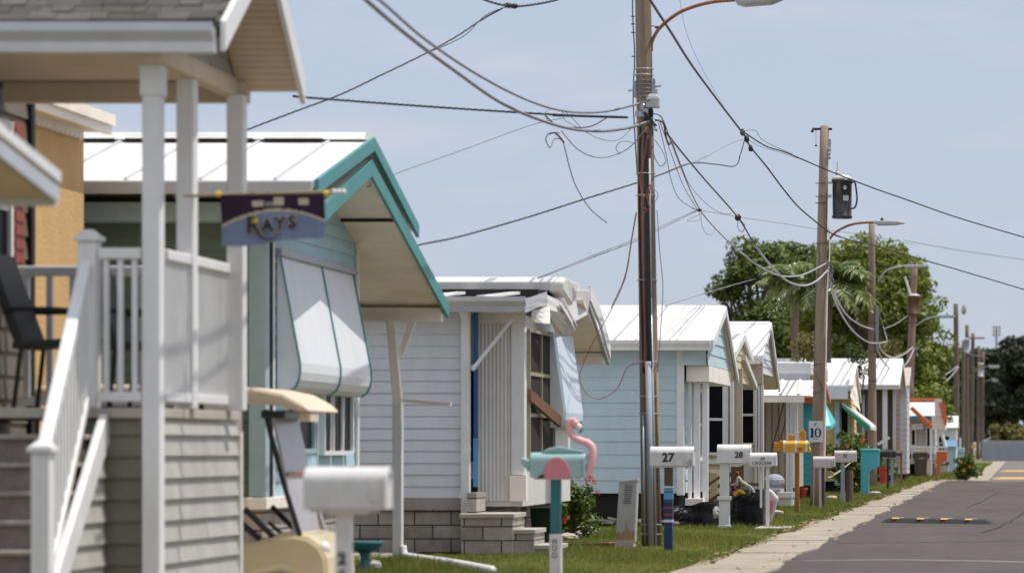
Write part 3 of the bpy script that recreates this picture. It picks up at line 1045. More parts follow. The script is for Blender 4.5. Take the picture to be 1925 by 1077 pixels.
# chairs on the porch
def patio_chair(x, y, z, face, label):
    r = thing('patio_chair', (x, y, z), label, 'chair', 'dark chairs on the porch')
    MB().prism([(x - face * .26, z + .40), (x + face * .24, z + .44), (x + face * .24, z + .48), (x - face * .26, z + .45)], 'y', y - .25, y + .25).build('seat', 'chair', r, bevel=.01)
    MB().prism([(x - face * .24, z + .42), (x - face * .46, z + 1.02), (x - face * .40, z + 1.04), (x - face * .18, z + .44)], 'y', y - .25, y + .25).build('backrest', 'chair', r, bevel=.01)
    for sx in (-1, 1):
        for sy in (-1, 1):
            MB().tube([(x + sx * .2, y + sy * .24, z + .42), (x + sx * .25, y + sy * .25, z)], .016, 7).build('leg', 'black', r)
    for sy in (-1, 1):
        MB().tube(spline([(x - face * .3, y + sy * .27, z + .66), (x + face * .05, y + sy * .28, z + .66), (x + face * .2, y + sy * .27, z + .62), (x + face * .22, y + sy * .26, z + .44)], 6), .016, 7).build('armrest', 'black', r)


patio_chair(-6.38, 21.3, 1.40, 1, 'dark sling chair by the shuttered window on the porch')
patio_chair(-5.84, 21.6, 1.40, 1, 'dark chair half hidden behind the porch post and balusters')

# flag on its staff
r = thing('banner', (-5.5, 20.9, 2.8), 'purple and light blue sports banner hanging from a staff on the porch post', 'flag')
zs = vz(364, 20.75)
MB().tube([(ux(325, 20.8), 20.84, zs - .01), (ux(646, 20.75), 20.70, zs + .01)], .011, 8).build('staff', 'pinewood', r)
b = MB()
for k in range(3):
    b.blob((ux(628 + k * 9, 20.7), 20.70, zs + .008), .018, 10)
b.build('finial', 'white', r, smooth=True)
MB().tube([(ux(404, 20.75), 20.79, zs), (ux(413, 20.75), 20.79, zs)], .018, 10).tube([(ux(612, 20.75), 20.71, zs), (ux(622, 20.75), 20.71, zs)], .018, 10).build('collar', 'gold', r)
x0, x1 = ux(412, 20.75), ux(613, 20.75)
nx, nzz = 72, 34


def flagp(s, t, o=0.0):
    low = .325 - .05 * s * s + .012 * math.sin(s * 7)
    wv = .018 * math.sin(s * 8 + t * 2) * t + .01 * math.sin(s * 17 + 1) * t
    return (x0 + (x1 - x0) * s + .01 * t * math.sin(t * 3), 20.78 - .08 * s + wv - o, zs - .008 - low * t)


b = MB()
for i in range(nx):
    for j in range(nzz):
        s, t = (i + .5) / nx, (j + .5) / nzz
        arc = .30 + 1.15 * (s - .5) ** 2
        if t < arc:
            b.cur = 0
            for cx, wd in ((.36, .05), (.565, .05), (.8, .045)):
                if abs(s - cx) < wd and .1 + .03 * math.sin(cx * 20) < t < .25:
                    b.cur = 2
            if .16 < t < .24 and abs(s - .47) < .04:
                b.cur = 3
        elif t < arc + .05:
            b.cur = 2
        elif t < arc + .075:
            b.cur = 3
        else:
            b.cur = 1
        q = [flagp(i / nx, j / nzz), flagp((i + 1) / nx, j / nzz), flagp((i + 1) / nx, (j + 1) / nzz), flagp(i / nx, (j + 1) / nzz)]
        b.add(q, [(0, 1, 2, 3)])
b.build('cloth', ['purple', 'flagblue', 'flagcream', 'flaggrey'], r, recalc=False)
for ch, s, t, sz, bo in (('R', .315, .62, .150, .006), ('A', .455, .655, .115, .005), ('Y', .575, .645, .115, .004), ('S', .685, .63, .105, .004)):
    p = flagp(s, t, .016)
    text(ch, sz, p, 'flagcream', r, bo + .005, name='letter_outline')
    p = flagp(s, t, .022)
    text(ch, sz, p, 'ink', r, bo, name='letter')
sw = [flagp(.36, .80, .02), flagp(.42, .9, .02), flagp(.50, .93, .02), flagp(.58, .86, .02)]
MB().tube(spline(sw, 6), .007, 6, .002).build('letter', 'ink', r)
p = flagp(.345, .52, .03)
MB().add([(p[0] + (.026 if k % 2 == 0 else .010) * math.sin(k * math.pi / 5), p[1], p[2] + (.026 if k % 2 == 0 else .010) * math.cos(k * math.pi / 5)) for k in range(10)], [tuple(range(10))]).build('emblem', 'gold', r)
MB().beam((ux(428, 21.9), 21.85, vz(495, 21.9)), (ux(450, 21.9), 21.85, vz(480, 21.9)), .03, .025).build('wall_bracket', 'black', A)

# --- neighbour's carport roof edge (near left)
Z = thing('carport', (-7, 14, 0), 'white sloping carport roof edge cutting in front of the grey home', 'carport')
sec = [(9.0, 3.63), (16.0, 2.53)]
slab(sec, .03, -9.5, -4.83).build('roof', 'wroof', Z)
rake(sec, .055, -4.829, .03, .0).build('fascia', 'white', Z)
rake(sec, .02, -4.835, .02, .056).build('fascia', 'beige', Z)
rake(sec, .075, -4.829, .02, .077).build('fascia', 'gutter', Z)
MB().box(-9.5, -4.83, 16.0, 16.03, 2.36, 2.53).build('fascia', 'white', Z)
slab([(9, 3.52), (15.98, 2.42)], .02, -9.4, -4.86).build('soffit', 'beige', Z)
for x, y in ((-8.9, 15.3), (-8.9, 9.6), (-5.9, 9.6), (-6.15, 15.3)):
    MB().box(x - .05, x + .05, y - .05, y + .05, 0, 2.43 + (15.98 - y) * .157).build('post', 'white', Z)

# --- home B: yellow stucco
B = thing('stucco_building', (-9, 24.6, 0), 'yellow stucco building with scalloped white eave between grey and teal homes', 'building', HG)
MB().box(-11, -7.66, 23.3, 26.15, 0, 3.80).build('wall', 'yellow', B)
MB().add([(-7.46, 23.1, 3.80), (-7.46, 26.25, 3.80), (-11.2, 26.25, 4.05), (-11.2, 23.1, 4.05), (-7.46, 23.1, 3.86), (-7.46, 26.25, 3.86), (-11.2, 26.25, 4.11), (-11.2, 23.1, 4.11)],
         [(0, 1, 2, 3), (4, 5, 6, 7), (0, 1, 5, 4), (1, 2, 6, 5), (2, 3, 7, 6), (3, 0, 4, 7)]).build('roof', 'offwhite', B)
MB().box(-7.50, -7.458, 23.1, 26.25, 3.72, 3.81).box(-7.452, -7.43, 23.1, 26.26, 3.79, 3.88).build('fascia', 'soffit', B)
MB().box(-7.655, -7.49, 23.1, 26.2, 3.735, 3.75).build('soffit', 'beige', B)
b = MB()
poly = [(23.3, 3.74)]
for k in range(22):
    for j in range(6):
        a = math.pi * j / 5
        poly.append((23.3 + (k + .5) * .123 - .06 * math.cos(a), 3.70 - .05 * math.sin(a)))
poly.append((26.02, 3.74))
b.prism(poly, 'x', -7.64, -7.62)
b.build('scalloped_trim', 'offwhite', B)

# --- home C: teal trim
H = thing('mobile_home', (-9, 28.8, 0), 'light blue home with teal trim, white metal roof and clamshell awning', 'house', HG)
b = MB().box(-14, -6.40, 26.98, 30.62, .74, 3.0)
b.build('wall_core', 'dark', H)
MB().siding('x', -1, .73, 3.2, K(-14), K(-6.38), .13, 26.97).build('side_wall', 'green_sd', H)
b = MB().siding('y', 1, .73, 3.7, lambda z: 26.98 if z < 3.2 else lin(26.98, 3.2, 28.75, 3.68)(z), lambda z: 30.66 if z < 3.15 else lin(30.66, 3.15, 28.75, 3.68)(z), .125, -6.38)
b.build('gable_wall', 'ltblue', H)
MB().box(-6.49, -6.345, 26.90, 27.04, .735, 3.16).build('corner_post', 'teal_lt', H, bevel=.006)
MB().box(-6.36, -6.335, 27.13, 27.19, .73, 2.9).box(-6.36, -6.34, 30.62, 30.70, .73, 3.1).build('corner_trim', 'white', H)
MB().box(-6.355, -6.338, 27.05, 27.125, .735, 3.15).build('shadow_strip', 'dark', H)  # dark strip painted where only shadow falls beside the corner post
win_y(H, 26.95, -7.05, -6.62, .95, 2.6, 1, 1, 'white', 'storm_door', .07, 'ltgrey')
MB().box(-14, -5.86, 26.68, 26.95, 3.04, 3.20).build('old_eave', 'teal_lt', H, bevel=.006)
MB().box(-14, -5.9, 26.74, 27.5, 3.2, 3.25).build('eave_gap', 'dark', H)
low = [(26.75, 3.18), (28.73, 3.74), (32.6, 2.62)]
slab(low, .05, -14, -5.85).build('lower_roof', 'wroof', H)
slab([(26.98, 3.18), (28.73, 3.675), (32.55, 2.57)], .012, -13.9, -5.87).build('soffit', 'soffit', H)
top = [(26.42, 3.36), (28.73, 3.93), (30.85, 3.29)]
slab(top, .06, -14, -5.83).build('roof', 'wroof', H)
b = MB()
x = -13.6
while x < -5.9:
    b.beam((x, 26.44, 3.372), (x, 28.5, 3.883), .03, .02)
    x += .62
b.build('roof_seam', 'gutter', H)
b = MB().prism([(28.50, 3.90), (28.56, 3.97), (28.90, 3.97), (28.96, 3.90)], 'x', -14, -5.84)
b.build('ridge_cap', 'wroof', H)
b = MB()
x = -13.6
while x < -6.3:
    b.box(x + .05, x + .57, 28.46, 28.5, 3.878, 3.905)
    x += .62
b.build('ridge_vent', 'dark', H)
MB().box(-14, -5.84, 26.36, 26.42, 3.245, 3.35).build('eave_fascia', 'gutter', H, bevel=.008)
for q in (top[:2], top[1:]):
    rake(q, .125, -5.828, .035, -.012).build('rake_board', 'teal', H, bevel=.004)
for q in (low[:2], low[1:]):
    rake([(y, z) for y, z in q], .15, -5.848, .03, .0).build('rake_board', 'teal', H, bevel=.004)
MB().box(-14, -5.86, 29.98, 30.03, 3.27, 3.305).build('soffit_batten', 'dark', H)
MB().box(-14, -5.86, 32.38, 32.5, 2.43, 2.565).build('carport_beam', 'soffit', H)
MB().box(-14, -5.84, 32.56, 32.63, 2.52, 2.62).build('gutter', 'offwhite', H)
# awning
pr = [(-6.36, 2.79), (-6.335, 2.79), (-6.165, 1.88), (-6.163, 1.80), (-6.175, 1.73), (-6.205, 1.67), (-6.26, 1.63), (-6.36, 1.62)]
aw = MB().prism(pr, 'y', 27.36, 30.38).build('awning', 'awn', H, bevel=.004)
for y in (27.345, 28.98, 30.35):
    face = pr[1:7]
    q = [(x + .004, z) for x, z in face] + [(x + .012, z - (.006 if z < 1.75 else 0)) for x, z in reversed(face)]
    MB().prism(q, 'y', y, y + .03).build('awning_rib', 'teal', aw)
MB().box(-6.36, -6.30, 27.3, 30.45, 2.79, 2.85).build('awning_rail', 'galv', aw, bevel=.006)
win_x(H, -6.345, 27.95, 28.55, 1.14, 2.5, 1, 2, 'teal_lt', fw=.04)
win_x(H, -6.345, 29.0, 30.2, 1.12, 2.5, 3, 2, 'white', fw=.04)
MB().box(-6.50, -6.33, 26.87, 30.68, .63, .73).box(-14, -6.501, 26.9, 26.96, .63, .73).build('sill_board', 'soffit', H, bevel=.006)
MB().box(-14, -6.39, 26.95, 30.65, 0, .63).build('block_skirting', 'stone', H)
for k in range(3):
    MB().tube([(-6.30, 28.7 + k * .55, 1.64), (-6.31, 28.7 + k * .55, .75)], .008, 6).build('pull_cord', 'white', H)
# carport post and drain pipe
px, py = ux(748, 32.2), 32.2
b = MB().box(px - .048, px + .048, py - .05, py + .05, 0, vz(755, 32.2))
b.build('carport_post', 'white', H, bevel=.008)
b = MB()
b.add([(px - .045, py - .045, vz(756, 32.2)), (px + .045, py - .045, vz(756, 32.2)), (px + .045, py + .045, vz(756, 32.2)), (px - .045, py + .045, vz(756, 32.2)),
       (px - .115, py - .045, 2.43), (px - .03, py - .045, 2.43), (px - .03, py + .045, 2.43), (px - .115, py + .045, 2.43)],
      [(0, 1, 2, 3), (4, 5, 6, 7), (0, 1, 5, 4), (1, 2, 6, 5), (2, 3, 7, 6), (3, 0, 4, 7)])
b.beam((px + .02, py + .02, vz(668, 32.2)), (px + .155, py + .02, vz(600, 32.2)), .05, .06)
b.beam((px + .155, py + .02, vz(604, 32.2)), (px + .155, py + .02, 2.43), .05, .055)
b.build('carport_post', 'soffit', H, bevel=.006)
MB().beam((px + .04, py, vz(752, 32.2)), (ux(851, 32.2), py - .1, vz(760, 32.2)), .03, .035).build('clothes_arm', 'soffit', H)
MB().tube(spline([(px + .05, py - .02, .16), (px + .07, py - .04, .07), (px + .14, py - .1, .05), (ux(850, 30.6), 30.6, .045), (ux(925, 28.9), 28.9, .04)], 6), .042, 10).build('drain_pipe', 'white', H, smooth=True)

# --- home D: damaged white home
H = thing('mobile_home', (-8, 37, 0), 'damaged white home with crumpled roof edge and open dark window', 'house', HG)
MB().box(-14, -6.13, 35.02, 39.2, .5, 2.72).build('wall_core', 'wsiding', H)
MB().siding('x', -1, .6, 2.72, K(-14), K(-6.10), .128, 35.01, .02).build('side_wall', 'wsiding', H)
MB().box(-14, -6.1, 34.985, 35.01, .47, .6).build('base_band', 'grey_wall', H)
MB().box(-14, -5.98, 35.03, 39.2, 0, .47).build('block_skirting', 'stone', H)
# front room
b = MB()
n = 17
pts = [(-5.975 + .36 * i / n, 35.28 + (.018 if (i // 1) % 2 else 0)) for i in range(n + 1)]
b.add([(x, y, .56) for x, y in pts] + [(x, y, 2.62) for x, y in pts], [(i, i + 1, i + n + 2, i + n + 1) for i in range(n)])
b.build('corrugated_panel', 'offwhite', H, recalc=False)
MB().box(-5.975, -5.5, 35.31, 39.15, .5, 2.62).build('front_room', 'offwhite', H)
MB().box(-5.61, -5.46, 35.27, 35.42, .85, 2.62).build('corner_board', 'white', H, bevel=.006)
MB().box(-5.62, -5.44, 35.24, 35.40, .56, .845).build('corner_board', 'soffit', H)
MB().box(-5.97, -5.46, 35.2, 35.30, 2.52, 2.66).build('header_board', 'offwhite', H)
win_x(H, -5.495, 35.62, 37.5, 1.05, 2.44, 2, 3, 'olive_frame', fw=.03, glass='dark')
MB().box(-6.12, -5.98, 35.4, 35.44, .8, 2.6).build('entry_panel', 'ltgrey', H)
MB().box(-6.10, -6.03, 35.37, 35.40, 1.0, 2.05).box(-6.02, -5.985, 35.37, 35.40, 1.0, 2.05).build('entry_glass', 'glass', H)
MB().box(-5.99, -5.935, 35.05, 35.10, .72, 1.25).build('porch_pole', 'skyp', H)
MB().box(-5.985, -5.94, 35.05, 35.10, 1.25, 2.64).build('porch_pole', 'bluepole', H)
# roof
MB().prism([(34.66, 2.765), (37.2, 2.80), (37.2, 2.75), (34.66, 2.715)], 'x', -14, -5.36).build('lower_roof', 'wroof', H)
b = MB()
x = -13.9
while x < -5.5:
    b.beam((x, 34.66, 2.785), (x + .22, 36.4, 2.925), .10, .03)
    x += .62
b.build('roof_seam', 'wroof', H)
MB().box(-14, -5.42, 36.0, 38.0, 2.79, 2.935).build('roof_gap', 'dark', H)
up = [(36.45, 2.94), (36.43, 3.04), (36.5, 3.09), (36.7, 3.11), (38.5, 3.13), (40.4, 2.5), (40.4, 2.43), (38.5, 3.02), (36.9, 2.94)]
MB().prism(up, 'x', -14, -5.30).build('roof', 'wroof', H, bevel=.012)
MB().prism([(36.42, 2.92), (36.40, 3.04), (36.5, 3.10), (36.9, 3.10), (37.3, 3.02), (37.5, 2.9), (37.1, 2.8)], 'x', -5.36, -5.19).build('end_cap', 'offwhite', H, bevel=.03)
gut(34.66, 2.62, 2.785, -14, -5.34, .11).build('gutter', 'gutter', H)
MB().box(-14, -5.5, 34.7, 35.3, 2.635, 2.65).build('soffit', 'soffit', H)
rake([(38.62, 3.12), (39.6, 2.86), (40.5, 2.46)], .20, -5.215, .04).build('rake_board', 'white', H, bevel=.01)
rake([(38.62, 2.91), (40.5, 2.25)], .05, -5.23, .04).build('rake_board', 'galv', H)
q0 = [Vector(P(1062, 546, 38.0)), Vector(P(1111, 545, 38.62)), Vector(P(1105, 592, 38.6)), Vector(P(1072, 610, 38.0))]
MB().add(q0 + [v + Vector((-.02, .05, -.01)) for v in q0], [(0, 1, 2, 3), (7, 6, 5, 4), (0, 4, 5, 1), (1, 5, 6, 2), (2, 6, 7, 3), (3, 7, 4, 0)]).build('bent_fascia', 'wroof', H, bevel=.01)
MB().prism([(38.3, 2.92), (40.4, 2.32), (40.4, 2.30), (38.3, 2.88)], 'x', -7, -5.22).build('gable_soffit', 'soffit', H)
MB().box(-7, -5.24, 40.2, 40.35, 2.2, 2.34).build('carport_beam', 'soffit', H)


def crumple(c00, c10, c01, c11, n, amp, seed):
    rn = random.Random(seed)
    c00, c10, c01, c11 = map(Vector, (c00, c10, c01, c11))
    g = []
    for j in range(n + 1):
        for i in range(n + 1):
            s, t = i / n, j / n
            p = c00 * (1 - s) * (1 - t) + c10 * s * (1 - t) + c01 * (1 - s) * t + c11 * s * t
            fold = amp * (math.sin(s * 9 + t * 5 + seed) * .6 + math.sin(t * 14 - s * 4) * .5)
            g.append(p + Vector((rn.uniform(-1, 1) * amp * .5, fold, rn.uniform(-1, 1) * amp * .5)))
    return MB().add(g, [(j * (n + 1) + i, j * (n + 1) + i + 1, (j + 1) * (n + 1) + i + 1, (j + 1) * (n + 1) + i) for j in range(n) for i in range(n)])


crumple(P(985, 562, 34.56), P(1028, 548, 35.6), P(988, 588, 34.56), P(1030, 570, 35.6), 3, .010, 1).build('torn_flashing', 'gutter', H)
crumple(P(1024, 552, 35.8), P(1058, 566, 36.6), P(1030, 580, 35.8), P(1066, 596, 36.8), 3, .014, 12).build('torn_flashing', 'offwhite', H)
crumple(P(1032, 580, 35.8), P(1062, 590, 36.6), P(1042, 634, 36.9), P(1074, 630, 37.3), 3, .022, 4).build('torn_flashing', 'wroof', H)
crumple(P(1000, 584, 35.1), P(1034, 576, 35.6), P(998, 606, 35.2), P(1034, 608, 35.4), 3, .008, 6).build('torn_flashing', 'offwhite', H)
MB().beam(P(1054, 562, 36.5), P(1080, 614, 37.4), .07, .03).build('bent_strip', 'wroof', H)
MB().beam(P(1060, 585, 36.6), P(1078, 618, 37.4), .05, .06).beam(P(1052, 570, 36.3), P(1074, 606, 37.0), .03, .05).build('torn_flashing', 'white', H)
pr = [(-5.49, 2.50), (-5.44, 2.50), (-5.315, 1.56), (-5.32, 1.47), (-5.36, 1.41), (-5.42, 1.38), (-5.49, 1.38)]
aw = MB().prism(pr, 'y', 37.3, 38.95).build('awning', 'awnblue', H, bevel=.004)
MB().prism([(x - .004, z) for x, z in pr], 'y', 37.285, 37.303).build('awning_end', 'awn', aw)
# down pipe
b = MB().box(ux(868, 34.9), ux(884, 34.9), 34.85, 34.93, .12, 2.62)
b.beam((ux(876, 34.9), 34.9, 2.58), (ux(870, 34.8), 34.72, 2.70), .09, .1)
b.build('downspout', 'white', H, bevel=.006)
MB().tube(spline([(ux(876, 34.9), 34.89, .15), (ux(877, 34.9), 34.87, .06), (ux(893, 34.7), 34.75, .02)], 5), .045, 10).build('downspout_elbow', 'white', H, smooth=True)
MB().tube([P(888, 695, 34.7), P(962, 600, 35.1)], .022, 8).build('awning_brace', 'white', H)
b = MB().tube([P(885, 690, 34.8), P(897, 690, 34.8)], .03, 8)
b.build('brace_bracket', 'galv', H)
# block steps
for x1, z1, y0 in ((-5.44, .44, 34.35), (-5.22, .27, 34.4), (-4.98, .10, 34.45)):
    MB().box(-6.0, x1 - .01, y0 + .02, 35.2, 0, z1 - .05).build('step_block', 'stone', H)
    MB().box(-6.02, x1 + .01, y0, 35.2, z1 - .048, z1).build('step_cap', 'conc', H, bevel=.006)
MB().box(-5.98, -5.88, 34.6, 35.2, .44, .66).build('step_block', 'stone', H)
r = MB().beam(P(995, 742, 35.5), P(1052, 792, 37.2), .04, .13).build('wooden_plank', 'wood')
tag(r, 'reddish brown plank propped between dark window and awning of the damaged home', 'plank')

# --- generic gable home further down the street
def gable_home(root, yw0, yw1, xf, zf, wallm, eave0, ridge, eave1, xo, course=.15, gm=None, trim='white', xb=-12, seams=True, roofm='wroof', soff='soffit', rk=.13, skirt='dark', und=.35):
    (e0y, e0z), (ry, rz), (e1y, e1z) = eave0, ridge, eave1
    zt = min(e0z + (yw0 - e0y) * (rz - e0z) / (ry - e0y), rz) - .08
    zt1 = e1z + (e1y - yw1) * (rz - e1z) / (e1y - ry) - .08
    MB().box(xb, xf - .02, yw0 + .02, yw1 - .02, zf, min(zt, zt1)).build('wall_core', wallm, root)
    MB().siding('x', -1, zf, zt, K(xb), K(xf), course, yw0).build('side_wall', wallm, root)
    MB().siding('y', 1, zf, rz - .1, lambda z: yw0 if z < zt else lin(yw0, zt, ry, rz - .08)(z), lambda z: yw1 if z < zt1 else lin(yw1, zt1, ry, rz - .08)(z), course, xf).build('gable_wall', gm or wallm, root)
    slab([eave0, ridge, eave1], .06, xb, xo).build('roof', roofm, root)
    slab([(e0y + .05, e0z - .065), (ry, rz - .065), (e1y - .05, e1z - .065)], .012, xb, xo - .02).build('soffit', soff, root)
    rake([eave0, ridge], rk, xo + .002, .035, -.008).build('rake_board', trim, root, bevel=.004)
    rake([ridge, eave1], rk, xo + .002, .035, -.008).build('rake_board', trim, root, bevel=.004)
    gut(e0y + .01, e0z - .15, e0z - .005, xb, xo - .01, .1).build('gutter', trim, root)
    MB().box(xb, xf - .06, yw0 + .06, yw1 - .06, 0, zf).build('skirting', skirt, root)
    if seams:
        b = MB()
        x = xb + .3
        while x < xo - .1:
            b.beam((x, e0y + .02, e0z + .008), (x, ry - .02, rz + .006), .03, .018)
            x += .61
        b.build('roof_seam', roofm, root)
        MB().prism([(ry - .12, rz - .03), (ry, rz + .025), (ry + .12, rz - .03)], 'x', xb, xo).build('ridge_cap', roofm, root)


# E pale blue
H = thing('mobile_home', (-7, 49, 0), 'pale blue home with bright white roof behind the thick wooden pole', 'house', HG)
gable_home(H, 47, 50.7, -4.95, .48, 'paleblue', (46.7, 2.72), (48.8, 3.3), (50.95, 2.28), -4.50, .19)
MB().box(-5.03, -4.925, 46.955, 47.04, .45, 2.58).build('corner_trim', 'white', H, bevel=.006)
b = MB().siding('y', 1, 2.36, 3.22, lambda z: lin(46.85, 2.66, 48.8, 3.22)(max(z, 2.66)), lambda z: lin(50.8, 2.36, 48.8, 3.22)(z), .17, -4.575)
b.box(-4.94, -4.59, 46.9, 50.4, 2.36, 2.6)
b.build('porch_gable', 'paleblue', H)
MB().box(-4.9, -4.56, 47.05, 50.6, 2.12, 2.355).build('porch_header', 'soffit', H, bevel=.006)
for x, y, wd in ((-4.86, 47.15, .05), (-4.76, 47.2, .09), (-4.64, 47.25, .08)):
    MB().box(x - wd / 2, x + wd / 2, y, y + .08, .35, 2.12).build('porch_post', 'white', H, bevel=.006)
MB().siding('x', -1, .5, .95, K(-4.86), K(-4.68), .15, 47.28).build('porch_panel', 'wsiding', H)
MB().box(-4.90, -4.64, 46.9, 47.3, .22, .40).build('porch_footing', 'soffit', H)
win_x(H, -4.945, 48.2, 49.4, 1.0, 2.0, 2, 2)
b = MB()
for k in range(9):
    x = -6.2 + k * .11
    b.beam((x, 46.6 + random.uniform(-.2, .2), .03 + random.uniform(0, .1)), (x + random.uniform(.15, .4), 46.7 + random.uniform(-.2, .2), .05 + random.uniform(0, .1)), .05, .03)
tag(b.build('lumber_scraps', 'conc'), 'grey scraps of broken trim heaped under the pale blue home', 'debris', kind='stuff')

# F cream
H = thing('mobile_home', (-7, 54.5, 0), 'small cream home with a pointed gable squeezed between two white roofs', 'house', HG)
gable_home(H, 53, 56.3, -5.1, .42, 'cream', (52.6, 2.72), (54.4, 3.09), (56.2, 2.74), -4.70, .13, seams=False, roofm='offwhite')
slab([(54.5, 2.74), (56.95, 2.28)], .1, -6, -4.66).build('porch_roof', 'offwhite', H)
MB().box(-5.09, -4.735, 52.99, 53.06, .42, 2.62).build('screen_wall', 'cream', H)
MB().siding('y', 1, 2.25, 3.0, lambda z: max(52.75, lin(52.75, 2.66, 54.4, 3.02)(z)), lambda z: min(56.1, lin(56.1, 2.66, 54.4, 3.02)(z)), .12, -4.75).build('front_gable', 'cream', H)
win_y(H, 52.98, ux(1334, 53), ux(1359, 53), vz(850, 53), vz(726, 53), 1, 2, 'white', fw=.045)
MB().box(ux(1364, 53), ux(1369, 53), 52.93, 53.0, .45, 2.3).box(ux(1373, 53), ux(1380, 53), 52.93, 53.0, .45, 2.3).build('trim_board', 'white', H)
MB().box(ux(1380, 53), ux(1394, 53), 53.1, 53.2, .45, 2.45).build('trim_board', 'tanboard', H)
MB().box(ux(1329, 53), ux(1366, 53), 52.88, 52.99, vz(872, 53), vz(863, 53)).build('sill_board', 'white', H)
MB().siding('x', -1, .35, vz(872, 53), K(ux(1330, 53)), K(ux(1353, 53)), .13, 52.93).build('lower_panel', 'cream', H)
# G white
H = thing('mobile_home', (-7, 59.5, 0), 'white home with tall gable and slim window next to the cream gable', 'house', HG)
gable_home(H, 57.6, 61.0, -5.1, .4, 'wsiding', (57.3, 2.80), (59.4, 3.47), (61.5, 2.34), -4.63, .14, soff='beige')
MB().box(-5.09, -4.615, 57.58, 57.66, .4, 2.7).build('screen_wall', 'wsiding', H)
MB().siding('y', 1, 2.5, 3.4, lambda z: max(57.5, lin(57.5, 2.72, 59.4, 3.38)(z)), lambda z: min(61.2, lin(61.2, 2.5, 59.4, 3.38)(z)), .14, -4.69).build('front_gable', 'wsiding', H)
MB().box(ux(1400, 57.5), ux(1434, 57.5), 57.45, 57.58, vz(722, 57.5), vz(684, 57.5)).build('header_panel', 'tanboard', H)
win_y(H, 57.56, ux(1396, 57.5), ux(1416, 57.5), vz(832, 57.5), vz(727, 57.5), 1, 2, 'white', fw=.045)
for u in (1388, 1421, 1427, 1433):
    MB().box(ux(u - 2.4, 57.5), ux(u + 2.4, 57.5), 57.49, 57.575, .4, vz(724, 57.5)).build('trim_board', 'white', H)
# H tan carport home
H = thing('mobile_home', (-7, 68, 0), 'low tan boarded home with flat white carport roof', 'house', HG)
MB().box(-12, ux(1530, 66), 65.2, 71, 2.62, 2.90).build('roof', 'wroof', H, bevel=.03)
MB().box(-12, ux(1521, 65), 65.05, 65.19, 2.52, 2.66).build('gutter', 'gutter', H)
b = MB().prism([(64.95, 2.52), (64.3, 2.20), (64.3, 2.17), (64.95, 2.49)], 'x', -12, ux(1526, 64.5))
for k in range(22):
    x = -12 + k * .36
    b.beam((x, 64.93, 2.53), (x, 64.32, 2.225), .05, .03) if x < ux(1522, 64.5) else None
b.build('carport_awning', 'offwhite', H)
MB().box(-12, ux(1512, 64.4), 64.3, 64.42, 2.06, 2.17).build('carport_beam', 'soffit', H)
b = MB().box(-12, ux(1484, 66.5), 66.45, 70.8, .3, 2.62)
x = -12
while x < ux(1484, 66.5) - .05:
    b.box(x, x + .1, 66.42, 66.449, .3, 2.5)
    x += .135
b.build('wall', 'tanboard', H)
for u in (1481, 1488, 1497):
    MB().box(ux(u - 3, 65.5), ux(u + 3, 65.5), 65.4, 65.5, 0, 2.5).build('carport_post', 'white', H)
MB().box(ux(1440, 64), ux(1470, 64), 63.6, 64.6, .25, .32).build('porch_step', 'ltgrey', H)
MB().box(ux(1463, 63), ux(1492, 63), 62.6, 63.4, .17, .27).box(ux(1465, 63), ux(1490, 63), 62.7, 63.4, 0, .17).build('porch_step', 'white', H)
for a, c in (((1447, 860), (1476, 748)), ((1453, 880), (1488, 748))):
    MB().tube([P(*a, 66.2), P(*c, 66.2)], .012, 6).build('cable', 'wire_b', H)
b = MB().blob(P(1455, 905, 64.1), (.22, .2, .16), 12)
b.box(ux(1443, 64), ux(1466, 64), 63.9, 64.25, .28, .36)
b = b.build('covered_grill', 'conduit')
tag(b, 'grey cover bundled over something on the tan home step', 'cover')
# turquoise home
H = thing('mobile_home', (-7, 74, 0), 'turquoise sided home glimpsed behind the pole with the number plate', 'house', HG)
gable_home(H, 72, 75.5, ux(1528, 72), .3, 'turqsd', (71.8, 2.3), (73.7, 2.75), (75.8, 2.3), ux(1540, 72), .12, trim='orange', seams=False)
MB().box(ux(1497, 71.9), ux(1501, 71.9), 71.9, 71.99, .3, 2.2).build('corner_trim', 'white', H)
# I yellow home with green awning
H = thing('mobile_home', (-7, 82, 0), 'pale yellow home with white roof and a green edged awning', 'house', HG)
gable_home(H, 80.5, 84, ux(1596, 80.5), .3, 'lemon', (80, 2.72), (82, 3.3), (84.3, 2.4), ux(1603, 80.5), .15, rk=.1)
MB().box(-8, ux(1594, 80), 79.85, 79.98, vz(750, 80), vz(726, 80)).build('eave_panel', 'wsiding', H)
MB().box(ux(1569, 80.3), ux(1578, 80.3), 80.3, 80.45, .2, 2.3).build('corner_post', 'ltblue', H)
win_y(H, 80.48, ux(1582, 80.5), ux(1594, 80.5), 1.0, 2.2, 1, 1, 'tanboard')
crumple(P(1595, 706, 80), P(1608, 700, 81.5), P(1600, 748, 80), P(1616, 772, 81.5), 5, .06, 9).build('torn_tarp', 'soffit', H)
x0, z0, x1, z1 = ux(1583, 80), vz(756, 80), ux(1636, 80), vz(800, 80)
aw = MB().prism([(x0, z0), (x1 - .03, z1 + .05), (x1 + .02, z1 - .02), (x1 + .02, z1 - .10), (x1, z1 - .10), (x1 - .03, z1), (x0, z0 - .05)], 'y', 80, 83).build('awning', 'wroof', H)
MB().prism([(x0, z0 - .055), (x1 - .03, z1 - .005), (x1 - .03, z1 - .13), (x1 - .10, z1 - .12), (x0, z0 - .13)], 'y', 79.97, 80.0).build('awning_valance', 'green', aw)
for u in (1593, 1600):
    MB().box(ux(u - 1.5, 81), ux(u + 1.5, 81), 81, 81.06, .2, 2.0).build('awning_post', 'white', H)
r = thing('sun_umbrella', (ux(1556, 77), 77, 0), 'tilted turquoise and orange patio umbrella beside the number plate pole', 'umbrella')
